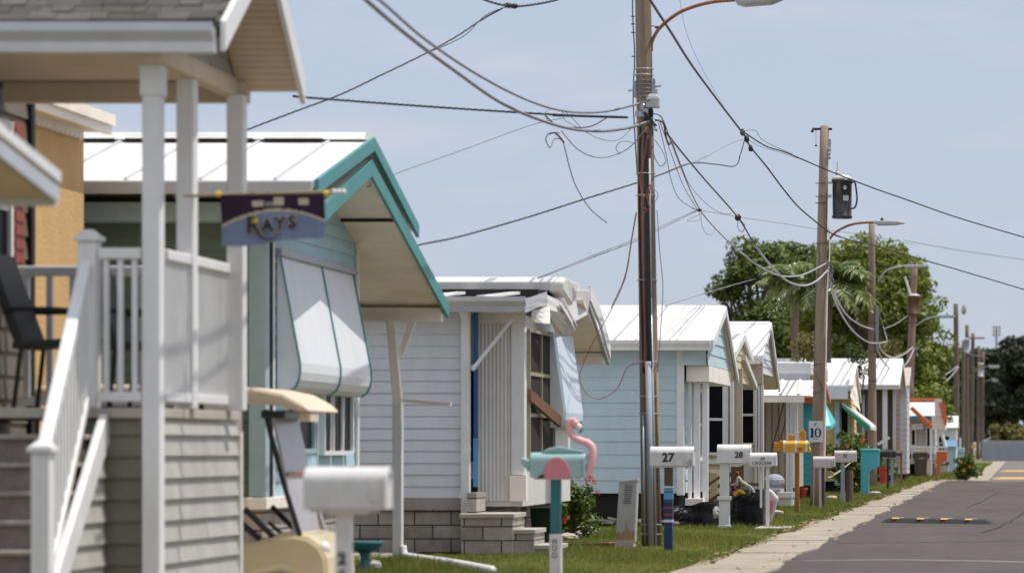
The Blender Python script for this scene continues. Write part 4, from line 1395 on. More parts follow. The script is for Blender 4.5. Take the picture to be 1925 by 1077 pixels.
MB().tube([(ux(1549, 77), 77, 0), (ux(1552, 77), 77, vz(752, 77))], .02, 7).build('pole', 'white', r)
b = MB()
tp = Vector(P(1549, 754, 77))
rim = [Vector(P(1571, 792, 77)) + Vector((0, 0, 0)), Vector(P(1562, 800, 76.5)), Vector(P(1549, 800, 76.4)), Vector(P(1536, 796, 76.8)), Vector(P(1534, 792, 77.4)), Vector(P(1549, 790, 77.8)), Vector(P(1566, 786, 77.6))]
for i in range(7):
    b.cur = 1 if i in (4, 5) else 0
    b.add([tp, rim[i], rim[(i + 1) % 7]], [(0, 1, 2)])
    b.add([rim[i], rim[(i + 1) % 7], rim[(i + 1) % 7] - Vector((0, 0, .09)), rim[i] - Vector((0, 0, .09))], [(0, 1, 2, 3)])
b.build('canopy', ['turq', 'yelfish'], r)
# J brown home
H = thing('mobile_home', (-6, 107, 0), 'dark brown home with white metal roof and white porch post', 'house', HG)
gable_home(H, 104.6, 110, ux(1680, 104.6), .5, 'brown', (104, 3.2), (107.3, 4.12), (110.5, 3.2), ux(1689, 104), .16, rk=.16, xb=-9)
MB().box(ux(1659, 104.2), ux(1668, 104.2), 104.2, 104.35, 0, 3.1).build('porch_post', 'wsiding', H)
win_y(H, 104.57, ux(1613, 104.6), ux(1621, 104.6), 1.6, 2.8, 1, 1, 'ltgrey', fw=.08)
MB().box(ux(1678, 104.3), ux(1683, 104.3), 104.4, 104.58, .5, 3.1).build('corner_trim', 'ltgrey', H)
MB().beam((ux(1650, 103.8), 103.8, vz(835, 103.8)), (ux(1672, 103.8), 103.8, vz(822, 103.8)), .07, .09).build('stair_rail', 'white', H)
# K grey
H = thing('shed_house', (-4.4, 117, 0), 'plain light grey home wall with grey roof right behind the brown home', 'house', HG)
gable_home(H, 116, 119, ux(1704, 116), .2, 'ltgrey', (115.7, 3.4), (117.5, 4.1), (119.2, 3.4), ux(1708, 116), .2, rk=.12, xb=-6.5, trim='ltgrey', roofm='tanboard', seams=False)
# L orange trim
H = thing('mobile_home', (-4, 130, 0), 'far white home with orange trimmed metal roof and porch rail', 'house', HG)
d = 128
gable_home(H, 129.5, 133, ux(1755, d), .9, 'ltgrey', (128.4, vz(781, d)), (130.8, vz(753, d)), (133.5, vz(781, d)), ux(1766, d), .18, rk=.12, xb=-5.6, trim='bluefas')
MB().box(-5.6, ux(1764, d), 130.7, 130.95, vz(753, 130.8), vz(748, 130.8)).build('ridge_cap', 'orange', H)
MB().beam(P(1713, 766, 127), P(1752, 803, 127), .25, .16).build('awning_edge', 'orange', H, bevel=.02)
MB().prism([(ux(1752, d), vz(782, d)), (ux(1778, d), vz(786, d)), (ux(1778, d), vz(808, d)), (ux(1753, d), vz(806, d))], 'y', 127.5, 129).build('porch_valance', 'soffit', H)
MB().prism([(ux(1766, d), vz(755, d)), (ux(1778, d), vz(760, d)), (ux(1781, d), vz(800, d)), (ux(1776, d), vz(798, d))], 'y', 127.2, 127.4).build('rake_board', 'orange', H)
MB().box(ux(1758, d), ux(1771, d), 127.3, 127.42, vz(782, d), vz(750, d)).build('roof_end', 'wroof', H)
for u in (1751, ):
    MB().box(ux(u - 2.5, d), ux(u + 2.5, d), 127.4, 127.5, 0, vz(805, d)).build('porch_post', 'white', H)
MB().tube(spline([P(1768, 806, 127.6), P(1772, 820, 127.6), P(1779, 843, 127.6)], 5), .07, 8).build('porch_brace', 'white', H)
MB().prism([(ux(1712, d), vz(796, d)), (ux(1733, d), vz(795, d)), (ux(1734, d), vz(806, d)), (ux(1712, d), vz(806, d))], 'y', 128.8, 129.3).build('awning', 'wroof', H)
win_y(H, 129.4, ux(1712, d), ux(1718, d), vz(836, d), vz(808, d), 1, 1, 'white')
win_y(H, 129.4, ux(1741, d), ux(1746, d), vz(838, d), vz(804, d), 1, 1, 'white')
MB().box(ux(1712, d), ux(1782, d), 127.5, 127.56, vz(842, d), vz(838, d)).build('porch_rail', 'white', H)
for u in range(1715, 1782, 7):
    MB().box(ux(u - .8, d), ux(u + .8, d), 127.52, 127.56, .7, vz(840, d)).build('baluster', 'white', H)
MB().box(-5, ux(1775, d), 127.6, 129.5, .5, .7).build('porch_deck', 'tanboard', H)
for k in range(4):
    MB().box(ux(1738, d), ux(1752, d), 126.2 + k * .3, 127.6, k * .17, .17 + k * .17).build('porch_step', 'tanboard', H)
# M far sheds and caravan shapes
r = thing('shed', (ux(1786, 150), 150, 0), 'small pale blue shed beyond the orange mailbox', 'shed')
MB().box(ux(1776, 150), ux(1797, 150), 149.5, 152, 0, 1.2).build('wall', 'ltblue', r)
MB().prism([(149.3, 1.2), (150.7, 1.5), (152.2, 1.2)], 'x', ux(1774, 150), ux(1799, 150)).build('roof', 'bluefas', r)
r = thing('mobile_home', (ux(1786, 185), 185, 0), 'distant low white home beside the shed and far poles', 'house', HG)
MB().box(-6.5, ux(1798, 185), 184, 188, .3, 2.3).build('wall', 'wsiding', r)
MB().prism([(183.6, 2.3), (186, 3.0), (188.4, 2.3)], 'x', -6.8, ux(1801, 185)).build('roof', 'wroof', r)
win_y(r, 183.98, -4.6, -4.0, 1.0, 1.8)

# far fence
r = thing('metal_fence', (4, 276, 0), 'grey corrugated metal fence closing the end of the street', 'fence')
n = 160
pts = [(ux(1846, 276) + 14 * i / n, 276 + (.05 if i % 2 else 0)) for i in range(n + 1)]
MB().add([(x, y, 0) for x, y in pts] + [(x, y, 1.76) for x, y in pts], [(i, i + 1, i + n + 2, i + n + 1) for i in range(n)]).build('sheet', 'fence', r, recalc=False)
MB().box(ux(1846, 276), 11, 276.06, 276.12, 1.6, 1.66).build('rail', 'galv', r)
for k in range(6):
    x = ux(1847, 276) + k * 2.6
    MB().box(x - .04, x + .04, 276.06, 276.14, 0, 1.8).build('post', 'galv', r)

# stadium light tower
r = thing('floodlight_tower', (ux(1873, 420), 420, 0), 'far floodlight mast rising over the dark trees', 'light tower')
MB().tube([(ux(1873, 420), 420, 0), (ux(1873, 420), 420, vz(618, 420))], .28, 8, .14).build('mast', 'galv', r)
b = MB()
for i in range(3):
    for j in range(3):
        b.box(ux(1866 + j * 5.5, 420), ux(1870 + j * 5.5, 420), 419.6, 420, vz(632 - i * 7, 420), vz(627 - i * 7, 420))
b.build('lamp_bank', 'galv', r)

# ------------------------------------------------------------------ mailboxes
MG = 'mailboxes along the lawn edge'


def mailbox(x0, x1, y, z0, z1, label, body='mail', flag=True, W=None, name='mailbox', doorm=None):
    r = thing(name, ((x0 + x1) / 2, y, 0), label, 'mailbox', MG)
    h = z1 - z0
    W = W or h * .8
    rr = W / 2
    arc = [(y + rr * math.cos(a), z1 - rr * .85 + rr * .85 * math.sin(a)) for a in [math.pi * i / 12 for i in range(13)]]
    prof = [(y + rr, z0)] + arc + [(y - rr, z0)]
    o = MB().prism(prof, 'x', x0, x1 - .012).build('box', body, r, bevel=.004)
    k = 1.03
    pd = [(y + (a - y) * k, z0 + (c - z0) * 1.02 - .002) for a, c in prof]
    MB().prism(pd, 'x', x1 - .011, x1 + .012).build('door', doorm or body, r, bevel=.004)
    MB().box(x1 + .012, x1 + .028, y - .02, y + .02, z1 - h * .28, z1 - h * .16).build('door_latch', 'galv', r)
    if flag:
        MB().box(x1 - .16 * (x1 - x0), x1 - .10 * (x1 - x0), y - rr - .012, y - rr - .004, z0 + h * .18, z0 + h * .52).build('signal_flag', flag if isinstance(flag, str) else body, r)
    MB().box(x0 + .03, x1 - .05, y - rr * .8, y + rr * .8, z0 - .018, z0 - .001).build('mount_board', 'offwhite', r)
    return r


def zz(v, d):
    return vz(v, d)


# 26, nearest
d = 17.1
r = mailbox(ux(577, d), ux(728, d), d, zz(956, d), zz(877, d), 'white mailbox with two dark digits on its post, blurred and nearest the camera', flag='mail')
MB().box(ux(633, d), ux(661, d), d - .04, d + .04, 0, zz(960, d)).build('post', 'mail', r, bevel=.008)
MB().box(ux(620, d), ux(690, d), d - .05, d + .05, zz(966, d), zz(960, d)).build('arm', 'soffit', r)
text('2', .085, (ux(646, d), d - .044, zz(1050, d)), 'ink', r, .004, 'number')
text('6', .085, (ux(646, d), d - .044, zz(1082, d)), 'ink', r, .004, 'number')

# flamingo mailbox
d = 27.4
r = mailbox(ux(999, d), ux(1099, d), d, zz(897, d), zz(850, d), 'pale aqua mailbox dressed as a pink flamingo on a teal and white post', body='aqua', flag=False, name='flamingo_mailbox', W=.16)
nk = [P(1104, 893, d), P(1112, 868, d), P(1114, 845, d), P(1106, 833, d), P(1092, 828, d), P(1077, 819, d), P(1070, 806, d), P(1070, 796, d), P(1075, 790, d), P(1081, 790, d)]
b = MB()
sp = spline(nk, 8)
b.tube(sp, .036, 12, .025)
b.build('neck', 'pinkl', r, smooth=True)
b = MB()
b.blob(P(1080, 795, d), (.042, .03, .032), 12)
b.build('head', 'pinkl', r, smooth=True)
MB().tube(spline([P(1083, 797, d), P(1090, 802, d), P(1091, 808, d)], 4), .024, 10, .015).build('bill', 'soffit', r, smooth=True)
MB().tube(spline([P(1091, 803, d), P(1092, 809, d), P(1089, 813, d)], 4), .018, 10, .006).build('bill_tip', 'black', r, smooth=True)
# wings (rounded plates on both sides) and tail
for sg in (-1, 1):
    w_ = [(ux(1025, d), zz(897, d))] + [(ux(1050 + 25 * math.cos(a), d), zz(892 - 33 * math.sin(a) * (1 if a < 2.6 else 1), d)) for a in [math.pi * (1 - i / 14) for i in range(15)]] + [(ux(1072, d), zz(898, d)), (ux(1012, d), zz(899, d))]
    yy = d + sg * .09
    MB().prism(w_, 'y', yy - .008, yy + .008).build('wing', 'pink', r, bevel=.004)
MB().prism([(ux(1012, d), zz(898, d)), (ux(1022, d), zz(891, d)), (ux(1028, d), zz(894, d)), (ux(1020, d), zz(899, d))], 'y', d - .103, d - .099).build('feather_tip', 'chair', r)
tl = [(ux(1000, d), zz(889, d)), (ux(983, d), zz(874, d)), (ux(980, d), zz(859, d)), (ux(990, d), zz(862, d)), (ux(1000, d), zz(868, d))]
MB().prism(tl, 'y', d - .05, d + .05).build('tail', 'aqua', r, bevel=.012)
MB().prism([(ux(1018, d), zz(851, d)), (ux(1032, d), zz(842, d)), (ux(1052, d), zz(838.5, d)), (ux(1075, d), zz(843, d)), (ux(1098, d), zz(847, d)), (ux(1099, d), zz(851, d))], 'y', d - .045, d + .045).build('back', 'aqua', r, bevel=.014)
pc = ux(1045, d)
MB().box(pc - .043, pc + .043, d - .043, d + .043, zz(1002, d), zz(898, d) - .015).build('post', 'tealpost', r, bevel=.006)
MB().box(pc - .05, pc + .05, d - .05, d + .05, -.02, zz(1003, d)).build('post_sleeve', 'mail', r, bevel=.006)
for ch, v in (('M', 1018), ('O', 1030), ('O', 1043)):
    text(ch, .068, (pc - .004, d - .053, zz(v, d)), 'ink', r, .0, 'letter', sx=.85)

# 27
d = 35.6
r = mailbox(ux(1223, d), ux(1303, d), d, zz(875, d), zz(839, d), 'white mailbox numbered 27 on a dark blue striped post')
text('27', .135, (ux(1257.5, d), d - .09, zz(860, d)), 'ink', r, .004, 'number')
pc = ux(1257, d)
MB().box(pc - .045, pc + .045, d - .045, d + .045, zz(912, d), zz(877, d)).build('post', 'bark', r)
MB().box(pc - .047, pc + .047, d - .047, d + .047, -.02, zz(912, d)).build('post_sleeve', 'navy', r, bevel=.004)
for v0, v1, m in ((913, 917, 'mail'), (919, 923, 'skyp'), (925, 938, 'skyp'), (952, 955, 'red'), (965, 968, 'red'), (976, 981, 'mail'), (941, 943, 'tealpost')):
    MB().box(pc - .0495, pc + .0495, d - .0495, d + .0495, zz(v1, d), zz(v0, d)).build('stripe', m, r)
MB().box(ux(1298, d) , ux(1301, d), d - .11, d - .095, zz(879, d), zz(864, d)).build('flag_bracket', 'galv', r)

# 28
d = 45.4
r = mailbox(ux(1349, d), ux(1411, d), d, zz(870, d), zz(835, d), 'large white mailbox numbered 28 on a thick moulded white post', W=.2)
text('28', .115, (ux(1390, d), d - .105, zz(855, d)), 'ink', r, .003, 'number')
pc = ux(1362, d)
b = MB().box(pc - .062, pc + .062, d - .062, d + .062, .45, zz(870, d))
b.build('post', 'mail', r, bevel=.008)
b = MB().box(pc - .075, pc + .075, d - .075, d + .075, .0, .40)
b.box(pc - .095, pc + .095, d - .095, d + .095, .401, .46).box(pc - .085, pc + .085, d - .085, d + .085, -.02, .055)
b.build('post_base', 'mail', r, bevel=.012)
MB().prism([(pc + .06, zz(876, d)), (pc + .06, zz(871, d)), (ux(1405, d), zz(871, d)), (ux(1388, d), zz(877, d))], 'y', d - .05, d + .05).build('arm', 'soffit', r)

# 29
d = 45.0
r = mailbox(ux(1410, d), ux(1459, d), d, zz(875, d), zz(850.5, d), 'slim white mailbox with a name under its number 29 on a thin white post', flag=False, W=.15)
text('29', .062, (ux(1434, d), d - .079, zz(862, d)), 'ink', r, 0, 'number')
text('CROCKER', .058, (ux(1433, d), d - .079, zz(870, d)), 'ink', r, 0, 'lettering', sx=1.05)
MB().box(ux(1440, d), ux(1446, d), d - .022, d + .022, -.01, zz(876, d)).build('post', 'mail', r)
MB().box(ux(1428, d), ux(1432, d), d + .05, d + .08, .3, zz(876, d)).build('brace', 'mail', r)

# clownfish style mailbox
d = 56.6
r = mailbox(ux(1472, d), ux(1518, d), d, zz(849, d), zz(828, d), 'yellow and white striped fish mailbox on a brown wooden post', body='yelfish', flag=False, name='fish_mailbox', W=.17)
for u0, u1 in ((1473, 1477), (1494.5, 1499), (1514.5, 1518)):
    W_ = .176
    arc = [(d + W_ / 2 * math.cos(a), zz(828, d) - .072 + .078 * math.sin(a)) for a in [math.pi * i / 12 for i in range(13)]]
    MB().prism([(d + W_ / 2, zz(849, d))] + arc + [(d - W_ / 2, zz(849, d))], 'x', ux(u0, d), ux(u1, d)).build('stripe', 'mail', r)
MB().prism([(ux(1473, d), zz(829, d)), (ux(1466, d), zz(827, d)), (ux(1463, d), zz(832, d)), (ux(1454, d), zz(831, d)), (ux(1456, d), zz(848, d)), (ux(1473, d), zz(848, d))], 'y', d - .03, d + .03).build('tail_fin', 'orafish', r, bevel=.01)
for q in ([(1482, 826.5), (1482, 818), (1486, 815.5), (1494, 818), (1494, 826.5)], [(1503, 826.5), (1503, 810), (1507, 809), (1509, 806.5), (1512, 810), (1515, 812), (1515, 826.5)]):
    MB().prism([(ux(u, d), zz(v, d)) for u, v in q], 'y', d - .025, d + .025).build('dorsal_fin', 'orafish', r, bevel=.008)
MB().prism([(ux(u, d), zz(v, d)) for u, v in ((1494, 826.5), (1495, 812), (1499, 810), (1502, 813), (1502, 826.5))], 'y', d - .02, d + .02).build('dorsal_fin', 'mail', r, bevel=.006)
MB().prism([(ux(u, d), zz(v, d)) for u, v in ((1518, 829), (1523, 833), (1521, 838), (1525, 845), (1523, 851), (1519, 850))], 'y', d - .06, d + .06).build('mouth', 'yelfish', r, bevel=.012)
MB().prism([(ux(u, d), zz(v, d)) for u, v in ((1500, 841), (1511, 840), (1510, 849), (1501, 849))], 'y', d - .1, d - .088).build('side_fin', 'orafish', r)
for u in (1505, ):
    text('30', .055, (ux(u, d), d - .102, zz(843.5, d)), 'wood', r, 0, 'number')
MB().box(ux(1494, d), ux(1502.5, d), d - .04, d + .04, -.01, zz(849.5, d)).build('post', 'woodpost', r, bevel=.006)

# small plain pinkish box
d = 60.5
r = mailbox(ux(1529, d), ux(1568.5, d), d, zz(877, d), zz(857.5, d), 'low plain pinkish white mailbox in front of the thick brown pole base', body='mail_pk', flag='galv', W=.15)
MB().box(ux(1540, d), ux(1544, d), d - .02, d + .02, 0, zz(878, d)).build('post', 'mail_pk', r)
MB().box(ux(1543, d), ux(1550, d), d + .03, d + .1, 0, zz(879, d)).build('rear_post', 'bark', r)
# 32
d = 66
r = mailbox(ux(1569, d), ux(1609, d), d, zz(867, d), zz(846.5, d), 'white mailbox with a dark two digit number on a thin metal post', body='mail_pk', flag=False, W=.16)
text('32', .082, (ux(1589, d), d - .082, zz(856.5, d)), 'ink', r, .003, 'number')
MB().box(ux(1580.5, d), ux(1588, d), d - .03, d + .03, 0, zz(868, d)).build('post', 'conduit', r)
r = MB().tube([(ux(1597, 66.6), 66.6, -.02), (ux(1597, 66.6), 66.62, .68)], .085, 9, .07).build('tree_stump', 'bark')
tag(r, 'short dark stump of a post right beside the two digit mailbox', 'stump')
# turquoise moulded mailbox
def moulded(u0, u1, us, vt, vm, vb, d, m, label):
    r = thing('moulded_mailbox', (ux(us, d), d, 0), label, 'mailbox', MG)
    x0, x1, xs = ux(u0, d), ux(u1, d), ux(us, d)
    zt, zm, zb = zz(vt, d), zz(vm, d), max(0, zz(vb, d))
    hw = .11
    pts = [(x0 + .01, zb), (x0 + .0, zt - .07), (x1 - .02, zt - .07), (x1 - .05, zm + .04), (x1 - .12, zm + .0), (xs + .05, zm - .05), (xs, zm - .13), (xs, zb)]
    MB().prism(pts, 'y', d - hw, d + hw).build('body', m, r, bevel=.02)
    arc = [(x0 - .015, zt - .068), (x0 - .01, zt - .02), (x0 + .03, zt), (x1 - .05, zt), (x1 - .01, zt - .02), (x1, zt - .068)]
    MB().prism(arc, 'y', d - hw - .02, d + hw + .02).build('lid', m, r, bevel=.02)
    MB().box(x1 - .034, x1 - .024, d - .07, d + .07, zm + .06, zt - .09).build('door', m, r)
    return r


moulded(1618, 1655, 1634, 843, 880, 931, 77.5, 'turq', 'tall turquoise moulded plastic mailbox with a curved bracket')
moulded(1760, 1782, 1767, 848, 868, 899, 121, 'orange', 'bright orange moulded mailbox near the side street corner')
d = 88
r = mailbox(ux(1656, d), ux(1674, d), d, zz(859, d), zz(845.5, d), 'black mailbox on a dark post just past the turquoise one', body='blackpaint', flag=False, W=.17)
MB().box(ux(1667, d), ux(1671, d), d - .03, d + .03, 0, zz(860, d)).build('post', 'black', r)
d = 94
r = mailbox(ux(1668, d), ux(1684, d), d, zz(860, d), zz(846, d), 'black mailbox on a grey blue post, second of the dark pair', body='blackpaint', flag=False, W=.17)
MB().box(ux(1674.5, d), ux(1679.5, d), d - .03, d + .03, 0, zz(860, d)).build('post', 'conduit', r)
d = 99
r = mailbox(ux(1682, d), ux(1694, d), d, zz(857, d), zz(848, d), 'small yellow and blue mailbox on a rust red post', body='navy', flag=False, W=.15)
MB().box(ux(1682.5, d), ux(1693.5, d), d - .08, d + .08, zz(851, d), zz(847.5, d)).build('lid', 'yelfish', r)
MB().box(ux(1692, d), ux(1696, d), d - .03, d + .03, 0, zz(848, d)).build('post', 'rust', r)

# ------------------------------------------------------------------ utility poles
PG = 'utility poles lining the street'


def ring(b, c, r, t=.008, n=16):
    c = Vector(c)
    b.tube([c + Vector((r * math.cos(2 * math.pi * k / n), r * math.sin(2 * math.pi * k / n), 0)) for k in range(n + 1)], t, 6, cap=False)


def shaft(root, pts, r0, r1, m='pole'):
    return MB().tube(spline(pts, 4), r0, 16, r1).build('shaft', m, root, smooth=True)


d = 37.5
mp_ = thing('utility_pole', (ux(1225, d), d, 0), 'thick weathered pole with black conduits, junction box and street lamp', 'utility pole', PG)
pb = Vector((ux(1225, d), d, -.05))
pt = Vector((ux(1204, d), d, 8.4))


def on(z, dx=0.0, dy=0.0):
    t = (z + .05) / 8.45
    q = pb.lerp(pt, t)
    return Vector((q.x + dx, q.y + dy, z))


shaft(mp_, [on(-.05), on(2.7), on(5.5), on(8.4)], .118, .085)
Zv = lambda v: vz(v, d)
MB().tube(spline([on(Zv(252), .03, -.10), on(Zv(400), .02, -.12), on(Zv(560), .022, -.13), on(Zv(692), .03, -.135)], 5), .035, 10).build('cable_guard', 'black', mp_, smooth=True)
MB().tube(spline([on(Zv(240), -.05, -.1), on(Zv(400), -.075, -.09), on(Zv(560), -.065, -.1), on(Zv(700), -.05, -.1)], 5), .012, 8).build('cable_guard', 'black', mp_, smooth=True)
MB().tube([on(Zv(680), .012, -.16), on(0, .012, -.165)], .036, 12).build('conduit', 'conduit', mp_, smooth=True)
MB().tube([on(Zv(780), -.06, -.125), on(0, -.06, -.135)], .016, 8).build('conduit', 'galv', mp_, smooth=True)
MB().tube([on(Zv(560), .05, -.125), on(0, .065, -.14)], .018, 8).build('conduit', 'galv', mp_, smooth=True)
MB().tube([on(Zv(300), .055, -.11), on(Zv(560), .05, -.125)], .019, 8).build('conduit', 'boxgrey', mp_, smooth=True)
MB().tube([on(Zv(700), .10, -.06), on(0, .11, -.07)], .018, 8).build('conduit', 'pole2', mp_, smooth=True)  # pale tube coloured to stand for the pole's sunlit right edge
for v in (131, 142, 327, 368, 527, 680, 745, 777, 985, 1003):
    z = Zv(v)
    b = MB()
    ring(b, on(z, .0, -.03), .128 - .003 * z, .006)
    b.build('strap', 'galv', mp_)
z0, z1 = Zv(185), Zv(152)
c = on((z0 + z1) / 2)
MB().box(c.x - .125, c.x - .085, d - .06, d + .06, z0 + .01, z1 - .01).box(c.x + .085, c.x + .125, d - .06, d + .06, z0 + .02, z1 + .02).build('bracket', 'conduit', mp_, bevel=.004)
for k in range(5):
    b = MB()
    ring(b, on(z0 + .02 + k * .045), .104, .006)
    b.build('band_clamp', 'wire_g', mp_)
MB().tube([(c.x - .19, d - .03, c.z - .02), (c.x + .2, d - .03, c.z + .04)], .011, 7).build('through_bolt', 'galv', mp_)
bx = ux(1231, d)
b = MB().box(bx - .075, bx + .075, d - .24, d - .1, Zv(206), Zv(187))
b.taper(bx, d - .17, Zv(187) + .001, Zv(180), .13, .12, .08, .07)
b.build('junction_box', 'boxgrey', mp_, bevel=.01)
MB().box(bx + .0, bx + .05, d - .2, d - .14, Zv(180), Zv(172)).build('box_bracket', 'galv', mp_)
b = MB().box(ux(1197, d), ux(1218, d), d - .16, d - .09, Zv(222), Zv(212))
b.blob(P(1209, 202, d - .13), (.035, .03, .05), 10)
b.box(ux(1213, d), ux(1222, d), d - .2, d - .12, Zv(218), Zv(208))
b.build('cable_clamp', 'galv', mp_, bevel=.004)
b = MB().blob(P(1216, 222, d - .16), (.05, .04, .03), 9, .2).blob(P(1224, 212, d - .15), (.03, .03, .05), 9, .2)
b.build('splice_wrap', 'black', mp_)
MB().tube(spline([P(1224, 96, d), P(1226, 78, d), P(1238, 56, d), P(1262, 34, d), P(1290, 18, d), P(1335, 5, d), P(1386, 0, d)], 6), .021, 10).build('lamp_arm', 'rust', mp_, smooth=True)
la = MB().prism([(ux(1380, d), Zv(-10)), (ux(1384, d), Zv(9)), (ux(1400, d), Zv(12)), (ux(1450, d), Zv(8)), (ux(1474, d), Zv(-2)), (ux(1455, d), Zv(-14)), (ux(1400, d), Zv(-18))], 'y', d - .13, d + .13).build('lamp_head', 'boxgrey', mp_, bevel=.03)
MB().tube(spline([P(1222, 96, d), P(1221, 58, d), P(1224, 50, d), P(1231, 50, d)], 5), .006, 6).build('lamp_feed', 'wire_b', mp_)
MB().blob(P(1235, 52, d), (.03, .02, .016), 8).build('photo_cell', 'black', mp_)
for v in (32, 46, 62, 107):
    MB().tube([on(Zv(v), -.1), on(Zv(v) + .003, -.145)], .007, 6).build('cable_standoff', 'black', mp_)
MB().tube(spline([on(Zv(-80), -.12), on(Zv(30), -.125), on(Zv(108), -.11), on(Zv(190), -.135), on(Zv(330), -.10)], 5), .007, 6).build('ground_wire', 'wire_b', mp_)
# red and green drop wires looping round the pole
MB().tube(spline([on(Zv(245), .055, -.2), on(Zv(290), .02, -.19), on(Zv(330), -.045, -.18), on(Zv(365), -.03, -.2), on(Zv(372), .05, -.2), on(Zv(350), .075, -.2), on(Zv(368), .03, -.21), on(Zv(395), .06, -.2), on(Zv(390), -.03, -.2), on(Zv(375), -.02, -.2)], 6), .0055, 6).build('signal_wire', 'wire_r', mp_)
MB().tube(spline([on(Zv(398), .04, -.2), on(Zv(420), -.02, -.2), on(Zv(560), -.02, -.17), on(Zv(690), -.035, -.17)], 6), .0055, 6).build('signal_wire', 'wire_r', mp_)
MB().tube(spline([P(1227, 262, d), P(1229, 290, d), P(1240, 312, d), P(1251, 305, d), P(1247, 288, d), P(1236, 270, d), P(1229, 262, d)], 6), .005, 6).build('signal_wire', 'wire_t', mp_)
MB().tube(spline([P(1225, 355, d - .1), P(1234, 360, d), P(1237, 368, d), P(1232, 378, d), P(1226, 376, d - .1)], 6), .004, 6).build('signal_wire', 'wire_g', mp_)
b = MB()
for k in range(7):
    q = [P(1212 + random.uniform(-6, 8), 216 + random.uniform(-8, 14), d - .2) for _ in range(2)]
    m = P(1228 + random.uniform(-8, 8), 228 + random.uniform(-6, 30), d - .22)
    b.tube(spline([q[0], m, q[1]], 6), .006, 6)
b.build('wire_tangle', 'wire_b', mp_)


def transformer(root, u0, u1, v0, v1, d, m='blackpaint', dy=0.0):
    x, w_ = ux((u0 + u1) / 2, d), (u1 - u0) * d / F / 2
    z0, z1 = vz(v1, d), vz(v0, d)
    MB().lathe([(w_ * .93, z0), (w_ * .96, z0 + .02), (w_ * .96, z0 + .05), (w_ * .9, z0 + .06), (w_ * .92, z1 - .06), (w_ * 1.0, z1 - .05), (w_, z1)], x, d + dy, 24).build('transformer', m, root, smooth=True)
    t = root.children[-1]
    MB().lathe([(w_ * 1.0, z1 + .001), (w_ * .9, z1 + .05), (w_ * .5, z1 + .085), (.02, z1 + .09)], x, d + dy, 20).build('lid', 'mail', root, smooth=True)
    return x, w_, z0, z1


d = 63
p2 = thing('utility_pole', (ux(1536, d), d, 0), 'wooden pole carrying a large black transformer and a number 10 plate', 'utility pole', PG)
shaft(p2, [(ux(1535, d), d, -.05), (ux(1542, d), d, 3.6), (ux(1550, d), d, vz(237, d))], .135, .085, 'pole2')
x, w_, z0, z1 = transformer(p2, 1563, 1603, 338, 411, d)
b = MB().box(ux(1553, d), ux(1564, d), d - .03, d + .03, vz(346, d), vz(342, d)).box(ux(1552, d), ux(1563, d), d - .03, d + .03, vz(372, d), vz(366, d))
b.build('transformer_bracket', 'galv', p2)
MB().lathe([(.02, 0), (.045, .03), (.03, .05), (.045, .08), (.03, .10), (.012, .16), (.008, .30)], ux(1574, d), d, 10, cz=z1 + .06).build('bushing', 'galv', p2)
MB().tube(spline([P(1600, 345, d - .1), P(1606, 342, d - .1), P(1609, 352, d - .1), P(1611, 375, d - .1), P(1607, 390, d - .1), P(1598, 392, d - .15)], 5), .018, 8).build('lead_wire', 'black', p2)
MB().box(ux(1587, d), ux(1592, d), d - w_ - .005, d - w_ + .05, vz(358, d), vz(351, d)).box(ux(1586, d), ux(1596, d), d - w_ - .0, d - w_ + .05, vz(379, d), vz(369, d)).build('rating_plate', 'galv', p2)
b = MB().box(ux(1527, d), ux(1564, d), d - .04, d + .04, vz(245, d), vz(241, d))
b.blob(P(1527, 247, d), (.03, .03, .03), 8).blob(P(1534, 274, d), (.025, .025, .02), 8)
b.tube([P(1534, 245, d), P(1534, 272, d)], .004, 5)
b.build('pole_top_hardware', 'chair', p2)
b = MB().lathe([(.03, 0), (.05, .04), (.03, .08), (.05, .12), (.03, .16), (.045, .2), (.03, .26)], ux(1558, d), d - .02, 10, cz=vz(300, d))
b.box(ux(1553, d), ux(1562, d), d - .03, d + .03, vz(285, d), vz(262, d))
b.build('fuse_cutout', 'conduit', p2)
for v in (345, 370, 382):
    MB().tube([P(1533, v, d - .12), P(1552, v - 1, d - .12)], .008, 6).build('bolt', 'chair', p2)
for v in (458, 517, 685, 738):
    b = MB()
    ring(b, (ux(1547 - (v - 240) * .017, d), d, vz(v, d)), .118, .006)
    b.build('strap', 'chair', p2)
MB().tube(spline([P(1556, 458, d), P(1562, 446, d), P(1575, 434, d), P(1598, 423, d), P(1620, 419, d), P(1642, 418, d)], 6), .024, 8).build('lamp_arm', 'rust', p2, smooth=True)
lh = MB().prism([(ux(1638, d), vz(417, d)), (ux(1650, d), vz(424, d)), (ux(1685, d), vz(423, d)), (ux(1702, d), vz(420, d)), (ux(1690, d), vz(416, d)), (ux(1645, d), vz(415, d))], 'y', d - .12, d + .12).build('lamp_head', 'boxgrey', p2, bevel=.02)
MB().lathe([(.03, 0), (.03, .05), (.015, .07)], ux(1658, d), d, 10, cz=vz(416, d)).build('photo_cell', 'black', p2)
b = MB()
for k in range(6):
    b.tube(spline([P(1553 + random.uniform(-3, 4), 490 + k * 5, d - .12), P(1562 + random.uniform(0, 6), 505 + k * 6, d - .15), P(1556 + random.uniform(-3, 3), 520 + k * 7, d - .12)], 5), .008, 5)
b.blob(P(1556, 495, d - .13), (.05, .04, .05), 8, .2)
b.build('wire_tangle', 'wire_g', p2)
MB().tube(spline([P(1556, 425, d - .1), P(1560, 470, d - .12), P(1555, 560, d - .13), P(1551, 800, d - .14), P(1547, 945, d - .15)], 5), .014, 7).build('conduit', 'soffit', p2)
MB().tube([P(1531, 870, d - .14), P(1529, 950, d - .15)], .012, 7).build('conduit', 'galv', p2)
